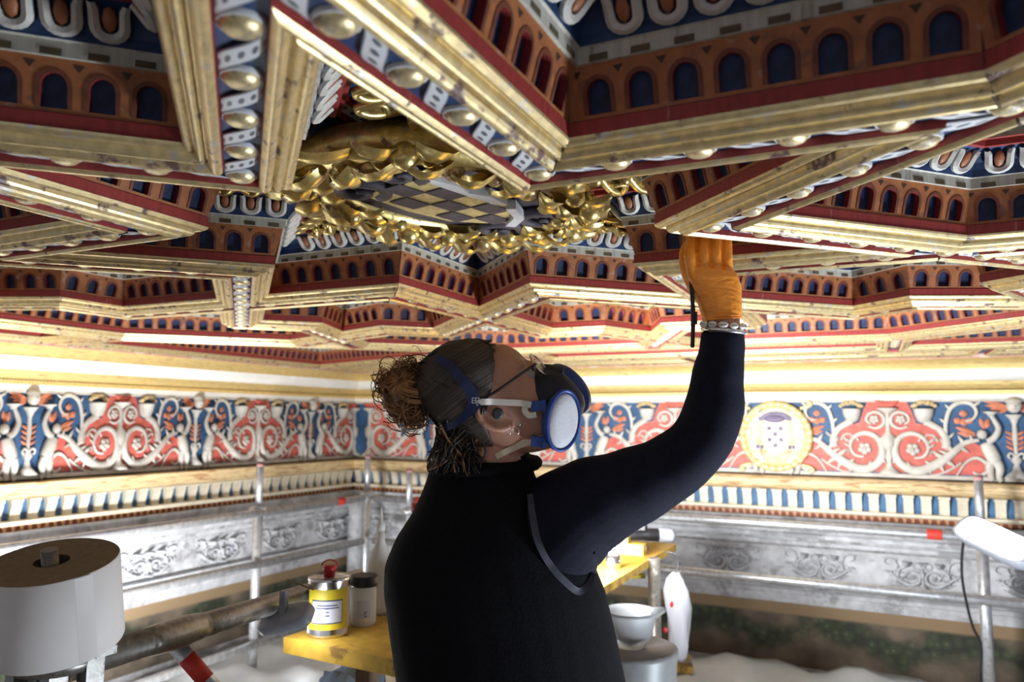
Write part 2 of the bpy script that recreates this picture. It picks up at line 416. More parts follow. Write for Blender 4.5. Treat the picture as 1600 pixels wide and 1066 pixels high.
for poly, kind in cells:
    n = len(poly); cc = sum((Vector(p) for p in poly), Vector((0, 0)))/n
    loc = (cc.x, cc.y, ZS)
    m = MB()
    if kind == 'tri':
        strips(m, poly, P_CH, 'deep_blue'); strips(m, poly, P_RED, 'red_paint'); strips(m, poly, P_GOLD[:7]+[(.044, .008)], 'gold_leaf')
        flatpoly(m, offset(poly, .044), ZS+.008, 'gold_leaf')
        c = m.build('coffer', ceiling, loc); coffers.append(c); continue
    strips(m, poly, P_FIL, 'red_paint')
    # arcade wall with arched openings
    A, B = offset(poly, T0), offset(poly, T1)
    for i in range(n):
        j = (i+1) % n
        e = (Vector(poly[j])-Vector(poly[i])).normalized(); nin = Vector((-e.y, e.x))
        sl = math.hypot(T1-T0, Z1-Z0)
        X3 = Vector((e.x, e.y, 0)); Y3 = (Vector((nin.x, nin.y, 0))*(T1-T0)+Vector((0, 0, Z1-Z0))).normalized(); Z3 = X3.cross(Y3)
        if Z3.dot(Vector((nin.x, nin.y, -.2))) < 0: Z3 = -Z3; X3 = -X3
        org = Vector((A[i].x, A[i].y, ZS+Z0)); sx = lambda p: (Vector((p.x, p.y, ZS+Z0))-org).dot(X3)
        a0, b0 = sx(A[i]), sx(A[j]); a1, b1 = sx(B[i]), sx(B[j])
        if a0 > b0: a0, b0, a1, b1 = b0, a0, b1, a1
        lo, hi = max(a0, a1), min(b0, b1)
        P3 = lambda x, y, z=0: org + X3*x + Y3*y + Z3*z
        k = int((hi-lo-.004)//.0485)
        if k < 1:
            m.poly([P3(a0, 0), P3(b0, 0), P3(b1, sl), P3(a1, sl)], 'orange_paint'); continue
        pitch = (hi-lo)/k
        m.poly([P3(a0, 0), P3(lo, 0), P3(lo, sl), P3(a1, sl)], 'orange_paint')
        m.poly([P3(hi, 0), P3(b0, 0), P3(b1, sl), P3(hi, sl)], 'orange_paint')
        ar = arch(AW, AS)
        for q in range(k):
            x0 = lo+q*pitch; xc = x0+pitch/2; x1 = x0+pitch
            G = lambda pts: m.poly([P3(x, y) for x, y in pts], 'orange_paint', [(x+i*.7, y) for x, y in pts])
            G([(x0, 0), (x1, 0), (xc+AW, AB), (xc-AW, AB)])
            G([(x0, 0), (xc-AW, AB), (xc-AW, AS), (x0, AS)]); G([(xc+AW, AB), (x1, 0), (x1, AS), (xc+AW, AS)])
            G([(x0, AS), (xc-AW, AS), (xc-AW, sl), (x0, sl)]); G([(xc+AW, AS), (x1, AS), (x1, sl), (xc+AW, sl)])
            for s in range(len(ar)-1):
                G([(xc+ar[s][0], ar[s][1]), (xc+ar[s+1][0], ar[s+1][1]), (xc+ar[s+1][0], sl), (xc+ar[s][0], sl)])
            M = frame(P3(xc, 0), X3, Y3, Z3)
            niches.append([seen(P3(xc, .03), Z3, .045), M, len(coffers)])
        # egg and dart, on the cove above
        t1, z1, t2, z2 = P_COVE[0][0], P_COVE[0][1], P_COVE[-1][0], P_COVE[-1][1]
        C1, C2 = offset(poly, t1), offset(poly, t2)
        Yc = (Vector((nin.x, nin.y, 0))*(t2-t1)+Vector((0, 0, z2-z1))).normalized(); Zc = X3.cross(Yc)
        if Zc.dot(Z3) < 0: Zc = -Zc
        L = [(Vector((p.x, p.y, 0))-org).dot(X3) for p in (C1[i], C1[j], C2[i], C2[j])]
        lo2, hi2 = max(min(L[0], L[1]), min(L[2], L[3])), min(max(L[0], L[1]), max(L[2], L[3]))
        kk = int((hi2-lo2)//.0455)
        for q in range(kk):
            xc = lo2+(q+.5)*(hi2-lo2)/kk
            base = Vector((0, 0, 0))+org+X3*xc; base = Vector((base.x, base.y, 0))+Vector((nin.x, nin.y, 0))*(t1-T0)
            O = Vector((base.x, base.y, ZS+z1))+Zc*-.0045+Yc*.003
            tongues.append([seen(O+Yc*.02, Zc, .04), frame(O+Zc*.0052, X3, Yc, Zc), len(coffers)])
    c = m.build('coffer', ceiling, loc); coffers.append(c)
    g = MB(); strips(g, poly, P_RED, 'red_paint'); strips(g, poly, P_GOLD, 'gold_leaf'); g.build('gilded_moulding', c, loc)
    g = MB(); strips(g, poly, P_CH, 'deep_blue'); g.build('painted_channel', c, loc)
    g = MB(); strips(g, poly, P_DEN, 'dentil_grey')
    A, B = offset(poly, .0862), offset(poly, .0862)
    for i in range(n):                                   # square notches along the lower edge of the band
        j = (i+1) % n; e = (A[j]-A[i]); Ln = e.length; k = int(Ln//.049)
        if k < 1: continue
        e.normalize(); nin = Vector((-e.y, e.x))
        for q in range(k):
            xc = (q+.5)*Ln/k; w = .011
            p = [A[i]+e*(xc-w)+nin*.0007, A[i]+e*(xc+w)+nin*.0007]
            g.poly([(p[0].x, p[0].y, ZS+.0990), (p[1].x, p[1].y, ZS+.0990), (p[1].x, p[1].y, ZS+.1075), (p[0].x, p[0].y, ZS+.1075)], 'dentil_gap')
    g.build('dentil_band', c, loc)
    g = MB(); strips(g, poly, P_COVE, 'deep_blue'); strips(g, poly, P_TOP, 'red_paint'); g.build('cove', c, loc)
    g = MB(); strips(g, poly, [(.142, .168), (.143, ZP)], 'gold_bright'); flatpoly(g, offset(poly, .143), ZS+ZP, 'panel_blue'); g.build('panel', c, loc)
for lst, name, me, extra in ((niches, 'niche', ME_NICHE, None), (tongues, 'tongue', ME_TONGUE, ME_EGG)):
    lst.sort(key=lambda r: -r[0])
    for pr, M, ci in lst[:300]:
        inst(name, me, coffers[ci], M)
        if extra: inst('egg', extra, coffers[ci], M)
    rest = lst[300:]; m = MB()
    for pr, M, ci in rest:
        for mesh_ in (me, extra):
            if mesh_ is None: continue
            i0 = len(m.v); m.v += [tuple(M @ v.co) for v in mesh_.vertices]
            for p in mesh_.polygons:
                m.f.append(tuple(i0+k for k in p.vertices)); m.m.append(m.mi(mesh_.materials[p.material_index].name)); m.sm.append(p.use_smooth)
                m.uv.append([tuple(mesh_.uv_layers[0].data[l].uv) for l in p.loop_indices])
    o = m.build('niche_rows' if name == 'niche' else 'egg_and_dart_rows', ceiling, (0, 0, ZS)); tag(o, kind='stuff')
# backing boards above everything
m = MB(); b0 = W2(-.25, -.25); b1 = W2(-.25, 5.2)
m.box((.0, .0, ZS+.24), (8.4, 7.2, .06), 'orange_paint'); m.build('backing_board', ceiling, (0, 0, ZS+.24))

# dark shrinkage cracks at a few joints of the mouldings
for ci, vi in ((0, 7), (0, 9), (4, 0), (6, 0), (8, 0), (1, 0), (2, 1), (1, 1), (8, 7)):
    poly = cells[ci][0]
    if cells[ci][1] != 'star':
        vi = min(range(len(poly)), key=lambda k: Vector(poly[k]).length) if vi == 0 else vi
    m = MB(); P = []
    for t, z in P_GOLD[::3]+[(.0665, .030), (.066, .042), (.072, .068), (.080, .097)]:
        p = offset(poly, t)[vi]; P.append(Vector((p.x, p.y, ZS+z-.0004))+Vector((random.uniform(-.001, .001), random.uniform(-.001, .001), 0)))
    m.tube(P, [.0016 if k < 4 else .0011 for k in range(len(P))], 'spandrel_dark', 5); m.build('joint_crack', coffers[ci], P[0])
# pearls and ribbons in the channels
done = {}
beads = []
def ekey(p): return (round(p[0], 3), round(p[1], 3))
for ci, (poly, kind) in enumerate(cells):
    n = len(poly)
    for i in range(n):
        a, b = poly[i], poly[(i+1) % n]; k = tuple(sorted((ekey(a), ekey(b))))
        if k in done: continue
        done[k] = 1
        va, vb = Vector(a), Vector(b); L = (vb-va).length; ns = max(1, round(L/.103)); e = (vb-va).normalized()
        for q in range(ns):
            for what, s in (('bead', q), ('scroll', q+.5)):
                p = va+e*(L*s/ns)
                if what == 'bead':
                    if ekey(p) in done: continue
                    done[ekey(p)] = 1
                P = Vector((p.x, p.y, ZS+.0105)); d = (P-CAM); w = d.dot(fw)
                if w < .2: continue
                u, v, _ = project(P)
                if not (-60 < u < 1660 and -60 < v < 640): continue
                beads.append((FPX/w*.036, what, P, e, ci))
nb = {'bead': 0, 'scroll': 0}
for sz, what, P, e, ci in sorted(beads, key=lambda r: -r[0]):
    if nb[what] >= 220: continue
    nb[what] += 1
    M = frame(P, (e.x, e.y, 0), (-e.y, e.x, 0), (0, 0, 1))
    inst('bead' if what == 'bead' else 'ribbon_scroll', ME_BEAD if what == 'bead' else ME_SCROLL, coffers[ci], M)
# ================================================================ walls, cornices, painted frieze
plain('relief_white', (.54, .51, .45), .55, var=.2, scale=14)
plain('frieze_blue', (.035, .095, .20), .6, var=.3, scale=10)
worn('frieze_red', (.55, .115, .085), (.66, .30, .24), .62, 9, .6, coords='Object')
plain('leaf_orange', (.55, .19, .10), .6, var=.3, scale=30)
plain('fruit_gold', (.55, .42, .22), .5, var=.4, scale=60)
plain('cornice_white', (.80, .78, .72), .5, var=.06, scale=12)
worn('cornice_gold', (.74, .55, .22), (.42, .24, .10), .62, 9, .42, .45, stretch=(1, 8, 1))
worn('cornice_pink', (.62, .30, .25), (.75, .62, .52), .55, 12, .6, stretch=(1, 4, 1))
worn('ledge_wood', (.72, .55, .30), (.38, .20, .09), .56, 7, .5, .25, stretch=(1, 8, 1))
plain('corbel_cream', (.72, .65, .50), .6, var=.15, scale=20)
plain('corbel_blue', (.05, .14, .27), .6, var=.3, scale=20)
plain('small_niche_brown', (.21, .05, .025), .6, var=.3, scale=40)
worn('small_niche_frame', (.46, .24, .10), (.32, .13, .06), .6, 30, .5, coords='Object')
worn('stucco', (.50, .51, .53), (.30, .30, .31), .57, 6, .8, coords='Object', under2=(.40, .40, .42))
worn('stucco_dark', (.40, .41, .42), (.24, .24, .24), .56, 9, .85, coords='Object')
plain('shadow_gap', (.03, .02, .015), .8)
def fresco():
    m, t, b = newmat('fresco')
    tc = N(t, 'ShaderNodeTexCoord'); mp = N(t, 'ShaderNodeMapping'); t.links.new(tc.outputs['UV'], mp.inputs[0])
    sp = N(t, 'ShaderNodeSeparateXYZ'); t.links.new(tc.outputs['UV'], sp.inputs[0])
    n1 = N(t, 'ShaderNodeTexNoise', inp={'Scale': 6.0, 'Detail': 6.0}); n2 = N(t, 'ShaderNodeTexVoronoi', inp={'Scale': 26.0}); t.links.new(mp.outputs[0], n1.inputs['Vector']); t.links.new(mp.outputs[0], n2.inputs['Vector'])
    base = ramp(t, [(.3, (.06, .05, .038)), (.5, (.12, .095, .068)), (.7, (.20, .155, .11))]); t.links.new(n1.outputs[0], base.inputs[0])
    leaf = ramp(t, [(.0, (.13, .14, .075)), (.25, (.05, .07, .035)), (.7, (.03, .034, .022))]); t.links.new(n2.outputs['Distance'], leaf.inputs[0])
    # hanging garlands: swags along the band
    w = N(t, 'ShaderNodeMath', operation='MULTIPLY', inp={1: 2*PI/.62}); t.links.new(sp.outputs[0], w.inputs[0])
    s = N(t, 'ShaderNodeMath', operation='COSINE'); t.links.new(w.outputs[0], s.inputs[0])
    a = N(t, 'ShaderNodeMath', operation='MULTIPLY_ADD', inp={1: .045, 2: -1.085}); t.links.new(s.outputs[0], a.inputs[0])
    d = N(t, 'ShaderNodeMath', operation='SUBTRACT'); t.links.new(sp.outputs[1], d.inputs[0]); t.links.new(a.outputs[0], d.inputs[1])
    ab = N(t, 'ShaderNodeMath', operation='ABSOLUTE'); t.links.new(d.outputs[0], ab.inputs[0])
    nn = N(t, 'ShaderNodeMath', operation='MULTIPLY_ADD', inp={1: .22}); t.links.new(n1.outputs[0], nn.inputs[0]); t.links.new(ab.outputs[0], nn.inputs[2])
    k = ramp(t, [(.13, (1, 1, 1)), (.20, (0, 0, 0))]); t.links.new(nn.outputs[0], k.inputs[0])
    mx = N(t, 'ShaderNodeMixRGB'); t.links.new(k.outputs[0], mx.inputs[0]); t.links.new(base.outputs[0], mx.inputs[1]); t.links.new(leaf.outputs[0], mx.inputs[2])
    oc = ramp(t, [(.0, (0, 0, 0)), (.5, (1, 1, 1))])                       # ochre band at the top of the fresco
    mr = N(t, 'ShaderNodeMapRange', inp={'From Min': -1.01, 'From Max': -.985}); t.links.new(sp.outputs[1], mr.inputs[0]); t.links.new(mr.outputs[0], oc.inputs[0])
    m2 = N(t, 'ShaderNodeMixRGB'); m2.inputs[2].default_value = (.26, .18, .10, 1); t.links.new(oc.outputs[0], m2.inputs[0]); t.links.new(mx.outputs[0], m2.inputs[1])
    t.links.new(m2.outputs[0], b.inputs['Base Color']); b.inputs['Roughness'].default_value = .8
fresco()
SL, SR = 4.4, 5.0
def sweep(m, prof, which, close=True):
    """prof: (out, z, material of the strip that follows)"""
    for (o1, z1, mat), (o2, z2, _) in zip(prof, prof[1:]):
        f, S_ = (WL, SL) if which == 'L' else (WR, SR)
        q = [f(o1, o1, z1), f(S_, o1, z1), f(S_, o2, z2), f(o2, o2, z2)]
        u = [(o1, z1+o1*.3), (S_, z1+o1*.3), (S_, z2+o2*.3), (o2, z2+o2*.3)]
        if which == 'L': q.reverse(); u.reverse()
        m.poly(q[::-1], mat, u[::-1])
def rnd(o1, z1, o2, z2, mat, bul, n=5):
    return [(o1+(o2-o1)*k/n+bul*math.sin(PI*k/n)*(z2-z1)/math.hypot(o2-o1, z2-z1), z1+(z2-z1)*k/n-bul*math.sin(PI*k/n)*(o2-o1)/math.hypot(o2-o1, z2-z1), mat) for k in range(n+1)]
WALL = [(0, .1146, 'frieze_blue'), (0, -.281, 'shadow_gap'), (0, -.365, 'corbel_blue'), (0, -.455, 'small_niche_brown'), (.008, -.505, 'stucco'), (.02, -.95, 'fresco'), (.02, -1.27, 'stucco'), (.02, -1.60, 'stucco')]
UP = [(0, .1146, 'cornice_white'), (.014, .1146, 'cornice_white'), (.016, .137, 'cornice_gold'), (.030, .139, 'cornice_gold'), (.034, .156, 'shadow_gap'), (.031, .159, 'cornice_gold')] + rnd(.040, .161, .080, .197, 'cornice_gold', .008) + [(.083, .199, 'cornice_white')] + rnd(.086, .200, .132, .252, 'cornice_white', .010) + [(.137, .253, 'cornice_gold'), (.139, .262, 'cornice_gold')] + rnd(.143, .264, .186, .300, 'cornice_gold', -.008) + [(.190, .302, 'cornice_pink'), (.191, .335, 'cornice_pink')]
LOW = [(0, -.283, 'shadow_gap'), (.004, -.289, 'ledge_wood'), (.078, -.291, 'ledge_wood')] + rnd(.080, -.293, .060, -.325, 'ledge_wood', .006) + [(.056, -.327, 'ledge_wood')] + rnd(.052, -.330, .030, -.362, 'ledge_wood', -.006) + [(.0, -.364, 'ledge_wood')]
LOW2 = [(0, -.455, 'corbel_cream'), (.050, -.456, 'corbel_cream'), (.050, -.468, 'corbel_cream'), (.036, -.476, 'corbel_cream'), (.012, -.477, 'corbel_cream')]
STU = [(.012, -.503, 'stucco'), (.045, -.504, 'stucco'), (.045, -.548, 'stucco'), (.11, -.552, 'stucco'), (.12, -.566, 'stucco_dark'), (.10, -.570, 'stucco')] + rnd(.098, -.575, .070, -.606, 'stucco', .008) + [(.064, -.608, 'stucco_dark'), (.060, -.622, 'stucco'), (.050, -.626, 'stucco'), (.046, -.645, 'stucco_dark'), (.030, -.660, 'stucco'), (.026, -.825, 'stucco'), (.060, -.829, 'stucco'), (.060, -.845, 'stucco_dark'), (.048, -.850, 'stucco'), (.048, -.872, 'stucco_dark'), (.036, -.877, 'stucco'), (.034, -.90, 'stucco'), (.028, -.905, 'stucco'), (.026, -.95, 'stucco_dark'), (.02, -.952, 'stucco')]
walls = {}
for w, nm in (('L', 'wall_left'), ('R', 'wall_far')):
    f = WL if w == 'L' else WR
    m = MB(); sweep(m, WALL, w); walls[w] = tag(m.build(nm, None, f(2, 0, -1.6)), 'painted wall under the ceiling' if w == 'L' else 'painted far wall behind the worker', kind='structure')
trims = {}
for w, n0 in (('L', 1), ('R', 5)):
    f = WL if w == 'L' else WR
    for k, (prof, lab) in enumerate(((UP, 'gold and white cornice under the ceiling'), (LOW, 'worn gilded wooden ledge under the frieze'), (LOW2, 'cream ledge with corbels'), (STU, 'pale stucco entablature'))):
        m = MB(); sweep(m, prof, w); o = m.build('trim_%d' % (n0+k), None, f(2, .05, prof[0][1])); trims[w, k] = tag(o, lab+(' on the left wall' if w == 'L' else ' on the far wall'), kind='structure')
    # beads along the cornice's gold strip are only relief: a toothed strip
    m = MB(); s = .05
    while s < (2.7 if w == 'L' else 4.3):
        q = [f(s, .036, .141), f(s+.008, .036, .141), f(s+.008, .039, .155), f(s, .039, .155)]
        m.poly(q, 'cornice_gold'); m.poly([f(s, .03, .141), q[0], q[3], f(s, .03, .155)], 'cornice_gold'); m.poly([q[1], f(s+.008, .03, .141), f(s+.008, .03, .155), q[2]], 'cornice_gold'); s += .016
    tag(m.build('bead_course', trims[w, 0], f(2, .05, .139)), kind='stuff')
def corbel():
    m = MB(); prof = [(.0, 0), (.026, 0), (.028, -.012), (.026, -.030), (.019, -.048), (.013, -.066), (.014, -.080), (.018, -.090), (0, -.090)]
    for sx in (-1, 1): m.poly([(sx*.022, p[1], p[0]) for p in (prof if sx > 0 else prof[::-1])], 'corbel_cream')
    for a, b in zip(prof, prof[1:]): m.poly([(-.022, a[1], a[0]), (.022, a[1], a[0]), (.022, b[1], b[0]), (-.022, b[1], b[0])][::-1], 'corbel_cream')
    m.box((0, -.006, .015), (.052, .012, .030), 'corbel_cream')
    return m.mesh('corbel')
def small_niche():
    m = MB(); w = .0115; o = [(-w, -.023)]+[(x, y) for x, y in arch(w, -.012, 6)]+[(w, -.023)]
    O = [(-.0185, -.027)]+[(max(-.0185, min(.0185, x*1.62)), min(-.0005, y*1.0+.001)) for x, y in arch(w, -.009, 6)]+[(.0185, -.027)]
    for k in range(len(o)-1):
        m.poly([(*o[k], .005), (*o[k+1], .005), (*O[k+1], .005), (*O[k], .005)], 'small_niche_frame')
        m.poly([(*o[k], .005), (*o[k], -.004), (*o[k+1], -.004), (*o[k+1], .005)], 'small_niche_frame')
    m.poly([(*p, -.003) for p in o[::-1]], 'small_niche_brown'); return m.mesh('small_niche')
ME_COR, ME_SN = corbel(), small_niche()
def WM4(w, s, out, z, sx=1, sy=1):
    f = WL if w == 'L' else WR
    X3 = (-eL if w == 'L' else eR); Nn = (eR if w == 'L' else -eL)
    if w == 'L': X3 = -X3; 
    return frame(f(s, out, z), Vector((X3.x, X3.y, 0))*sx, Vector((0, 0, sy)), Vector((Nn.x, Nn.y, 0)))
for w, smax in (('L', 2.62), ('R', 4.25)):
    s = .06
    while s < smax:
        inst('corbel', ME_COR, trims[w, 2], WM4(w, s, .0, -.365)); s += .078
    s = .05
    while s < smax:
        inst('small_niche', ME_SN, trims[w, 2], WM4(w, s, .010, -.474, sy=1.2)); s += .037

# ---- painted and carved frieze: one module, drawn from the axis of the vase (x=0) to the axis of the candelabrum (x=.5525)
U = .000832
def F(x, y, z=0): return ((x-880)*U, (660-y)*U, z)
def curve(pts, rads, mat, m, flat=.55, n=7, z=.012):
    P = bez([F(x, y, z) for x, y in pts], 6); k = len(P)
    R = [rads[0]+(rads[1]-rads[0])*i/(k-1) if len(rads) == 2 else None for i in range(k)]
    if len(rads) > 2:
        R = []
        for i in range(k):
            t = i/(k-1)*(len(rads)-1); a = min(int(t), len(rads)-2); R.append(rads[a]+(rads[a+1]-rads[a])*(t-a))
    m.tube(P, [r*U for r in R], mat, n=n, flat=flat, up=(0, 0, 1))
def leaf(m, a, b, wid, mat, z=.008):
    a, b = Vector(F(*a, z)), Vector(F(*b, z)); d = b-a; nn = Vector((-d.y, d.x, 0)).normalized()*wid*U
    rows = [[a+d*t+nn*(s*math.sin(PI*min(1, t*.9+.08)))+Vector((0, 0, .006*(1-s*s)*math.sin(PI*t))) for s in (-1, -.4, 0, .4, 1)] for t in (0, .2, .4, .6, .8, 1)]
    m.grid(rows, mat)
def rosette(m, c, r, mat):
    for k in range(5):
        a = 2*PI*k/5+.3; m.ball(F(c[0]+r*.5*math.cos(a), c[1]+r*.5*math.sin(a), .012), (r*.42*U, r*.42*U, .008), mat, 6, 4)
    m.ball(F(*c, .018), r*.28*U, mat, 6, 4)
def build_relief(white, tagn):
    """meshes of the half module"""
    R = {}
    m = MB(); curve([(1365, 425), (1290, 445), (1225, 505), (1150, 565), (1060, 612), (985, 605), (930, 555), (918, 480), (950, 415), (1015, 392), (1075, 420), (1098, 480), (1070, 530), (1020, 540)], [10, 20, 30, 30, 26, 20, 16, 13, 10, 8], white, m)
    for a, b, w in (((1230, 500), (1180, 440), 12), ((1180, 540), (1120, 500), 12), ((1120, 585), (1075, 555), 10), ((1290, 455), (1255, 400), 10), ((1180, 545), (1235, 585), 12), ((1000, 605), (980, 560), 8), ((1150, 565), (1175, 620), 10), ((1080, 605), (1110, 632), 9), ((1265, 470), (1310, 500), 9), ((925, 540), (900, 575), 8), ((1330, 435), (1318, 392), 8), ((1210, 515), (1150, 490), 9), ((1060, 420), (1045, 445), 7), ((935, 440), (905, 415), 8), ((1098, 480), (1135, 455), 8), ((1100, 450), (1140, 415), 8), ((1200, 470), (1160, 420), 9)): leaf(m, a, b, w, white, .016)
    curve([(1150, 440), (1130, 405), (1095, 400), (1085, 425), (1105, 440)], [7, 6, 4], white, m, z=.009); curve([(1150, 530), (1135, 500), (1110, 505), (1115, 530)], [6, 5, 3], white, m, z=.009); curve([(1270, 560), (1215, 600), (1150, 632), (1100, 640)], [8, 7, 4], white, m, z=.008)
    R['acanthus_scroll'] = m.mesh('acanthus_scroll')
    m = MB(); curve([(990, 350), (945, 362), (905, 335), (905, 290), (940, 262), (985, 275), (1000, 312), (975, 338)], [6, 11, 11, 9, 6], white, m); R['small_scroll'] = m.mesh('small_scroll')
    m = MB(); curve([(1205, 470), (1195, 400), (1198, 320), (1225, 240), (1280, 205), (1335, 215), (1358, 262), (1335, 305), (1298, 312)], [9, 12, 14, 13, 9, 6], white, m); 
    for a, b, w in (((1200, 330), (1165, 300), 8), ((1205, 420), (1240, 385), 8), ((1225, 245), (1195, 215), 8), ((1340, 225), (1385, 200), 8), ((1198, 380), (1165, 400), 7)): leaf(m, a, b, w, white, .014)
    R['tendril'] = m.mesh('tendril')
    m = MB(); curve([(1240, 640), (1290, 560), (1345, 530), (1392, 560), (1395, 605), (1360, 630), (1325, 612)], [5, 10, 12, 10, 6], white, m); R['low_scroll'] = m.mesh('low_scroll')
    m = MB(); rosette(m, (1015, 488), 46, white); R['rosette'] = m.mesh('rosette')
    m = MB(); rosette(m, (955, 308), 34, white); R['small_rosette'] = m.mesh('small_rosette')
    m = MB(); curve([(1190, 480), (1195, 430), (1165, 370), (1115, 335), (1085, 318)], [26, 24, 20, 22, 26], white, m)
    m.lathe([(.010, 0), (.030, .012), (.042, .040), (.046, .066), (.050, .072), (.044, .074)], white, F(1082, 330, .006), 12, (0, 1, 0)); R['cornucopia'] = m.mesh('cornucopia')
    m = MB()
    for k in range(9): m.ball(F(1022+k*15+random.uniform(-3, 3), 222-16*math.sin(PI*k/8)+random.uniform(-6, 6), .016), random.uniform(.010, .015), 'fruit_gold', 6, 4)
    R['fruit'] = m.mesh('fruit')
    m = MB()   # a putto in relief
    sk = white
    curve([(1395, 440), (1410, 480), (1430, 530), (1428, 560)], [30, 40, 40, 34], sk, m, .7, z=.018)
    curve([(1415, 550), (1408, 590), (1415, 640), (1420, 660)], [28, 24, 17, 14], sk, m, .8, z=.016)
    curve([(1445, 550), (1458, 590), (1452, 640), (1465, 660)], [28, 24, 17, 14], sk, m, .8, z=.020)
    curve([(1405, 435), (1440, 410), (1462, 360), (1445, 310), (1430, 285)], [20, 18, 15, 12], sk, m, .8, z=.022)
    m.ball(F(1378, 392, .022), (28*U, 30*U, .020), sk, 8, 6)
    m.lathe([(.012, 0), (.018, .014), (.034, .022), (.036, .026)], sk, F(1430, 290, .016), 10, (0, 1, 0)); R['putto'] = m.mesh('putto')
    m = MB()
    for a, b in (((1270, 300), (1245, 330)), ((1290, 300), (1290, 345)), ((1310, 300), (1335, 325)), ((1290, 290), (1290, 250))): leaf(m, a, b, 22, 'leaf_orange', .006)
    for a, b in (((1345, 390), (1245, 350)), ((1345, 400), (1255, 385)), ((1395, 360), (1375, 295)), ((1405, 355), (1415, 300))): leaf(m, a, b, 16, 'leaf_orange', .005)
    R['orange_leaf'] = m.mesh('orange_leaf')
    m = MB(); red = [(880, 188), (985, 188), (1012, 245), (1040, 330), (1115, 345), (1175, 400), (1205, 490), (1330, 440), (1412, 480), (1412, 632), (880, 632)]
    m.extrude([F(x, y)[:2] for x, y in red], .0, .004, 'frieze_red'); R['red_ground'] = m.mesh('red_ground')
    # parts on the axes (whole, not half)
    m = MB(); m.lathe([(.055, .018), (.040, .035), (.020, .050), (.012, .075), (.018, .10), (.012, .13), (.030, .16), (.034, .205), (.014, .225), (.012, .26), (.010, .32), (.022, .33), (.048, .345), (.052, .352)], white, (0, 0, .004), 10, (0, 1, 0))
    R['stem'] = m.mesh('stem')
    m = MB()
    for k in range(-3, 4): leaf(m, (880, 240), (880+k*22, 192), 12, 'frieze_red', .016)
    R['flame'] = m.mesh('flame')
    x0 = (1545-880)*U
    m = MB(); m.lathe([(.055, .018), (.022, .05), (.012, .08), (.026, .10), (.012, .125), (.009, .16), (.014, .20), (.010, .27), (.020, .298), (.034, .315), (.040, .32)], white, (x0, 0, .004), 10, (0, 1, 0))
    for sx in (-1, 1):
        m.tube(bez([(x0, .12, .012), (x0+sx*.022, .135, .014), (x0+sx*.034, .122, .014), (x0+sx*.026, .108, .014)], 5), [.006]*16, white, 6)
    R['candelabrum'] = m.mesh('candelabrum')
    m = MB(); m.ball((x0, .362, .024), (.033, .037, .026), white, 10, 8); m.ball((x0, .358, .050), (.006, .008, .006), white, 6, 4); m.ball((x0, .382, .020), (.036, .022, .026), white, 8, 6)
    for sx in (-1, 1): m.ball((x0+sx*.012, .366, .045), (.006, .004, .004), 'stucco_dark', 6, 4)
    m.ball((x0, .346, .046), (.009, .003, .004), 'stucco_dark', 6, 4); R['cherub_head'] = m.mesh('cherub_head')
    m = MB()
    for sx in (-1, 1):
        for k, (dx, dy) in enumerate(((-150, 195), (-140, 222), (-118, 245), (-90, 262))):
            leaf(m, (1545+sx*30, 228+k*6), (1545-sx*dx, dy), 13, 'leaf_orange', .007)
        for k in range(4): leaf(m, (1545+sx*6, 480-k*28), (1545+sx*50, 455-k*28), 9, 'leaf_orange', .006)
    R['red_wing'] = m.mesh('red_wing')
    return R
REL = build_relief('relief_white', 'frieze')
halfs = [k for k in REL if k not in ('stem', 'flame', 'candelabrum', 'cherub_head', 'red_wing')]
XC = (1545-880)*U
# frieze pieces: children of the walls
for w, axes, per, skip in (('L', [.463, 1.382, 2.283, 3.19], .912, ()), ('R', [.684, 1.774, 2.870, 3.958], 1.09, (2,))):
    sc = per/2/XC; sg = -1 if w == 'L' else 1
    for i, s in enumerate(axes):
        cx = 'L' == w
        for side in (-1, 1):
            sv = s+side*per/2                       # vase axis on that side
            if sv < -.02 or sv > (3.0 if cx else 4.6) : 
                if not (sv < .2 and sv > -.05): continue
            M = WM4(w, sv, .001, -.281+.002, sx=-side*sc*(-1 if cx else 1), sy=.99)
            for k in halfs: inst(k, REL[k], walls[w], M)
            if side == 1 or i == 0:
                for k in ('stem', 'flame'): inst(k, REL[k], walls[w], M)
        if i in skip: continue
        M = WM4(w, s-per/2*(-1 if cx else 1), .001, -.279, sx=sc*(1), sy=.99)
        for k in ('candelabrum', 'cherub_head', 'red_wing'): inst(k, REL[k], walls[w], M)
# white margin strips of the frieze
for w in 'LR':
    m = MB(); f = WL if w == 'L' else WR; S_ = SL if w == 'L' else SR
    for z0, z1 in ((-.281, -.262), (.100, .1146)):
        sweep(m, [(.0, z0, 'relief_white'), (.010, z0, 'relief_white'), (.010, z1, 'relief_white'), (.0, z1, 'relief_white')], w)
    m.build('frieze_border', walls[w], f(2, 0, -.281))
# relief scrolls on the stucco band
STR = build_relief('stucco', 'stucco')
for w, smax in (('L', 2.6), ('R', 4.3)):
    s = .25; side = 1
    while s < smax:
        for mir in (-1, 1):
            M = WM4(w, s, .024, -.812, sx=.42*mir, sy=.36)
            for k in ('acanthus_scroll', 'tendril', 'cornucopia', 'small_scroll', 'rosette'): inst('stucco_'+k, STR[k], trims[w, 3], M)
        M = WM4(w, s, .024, -.812, sx=.42, sy=.36); inst('stucco_stem', STR['stem'], trims[w, 3], M)
        s += .47

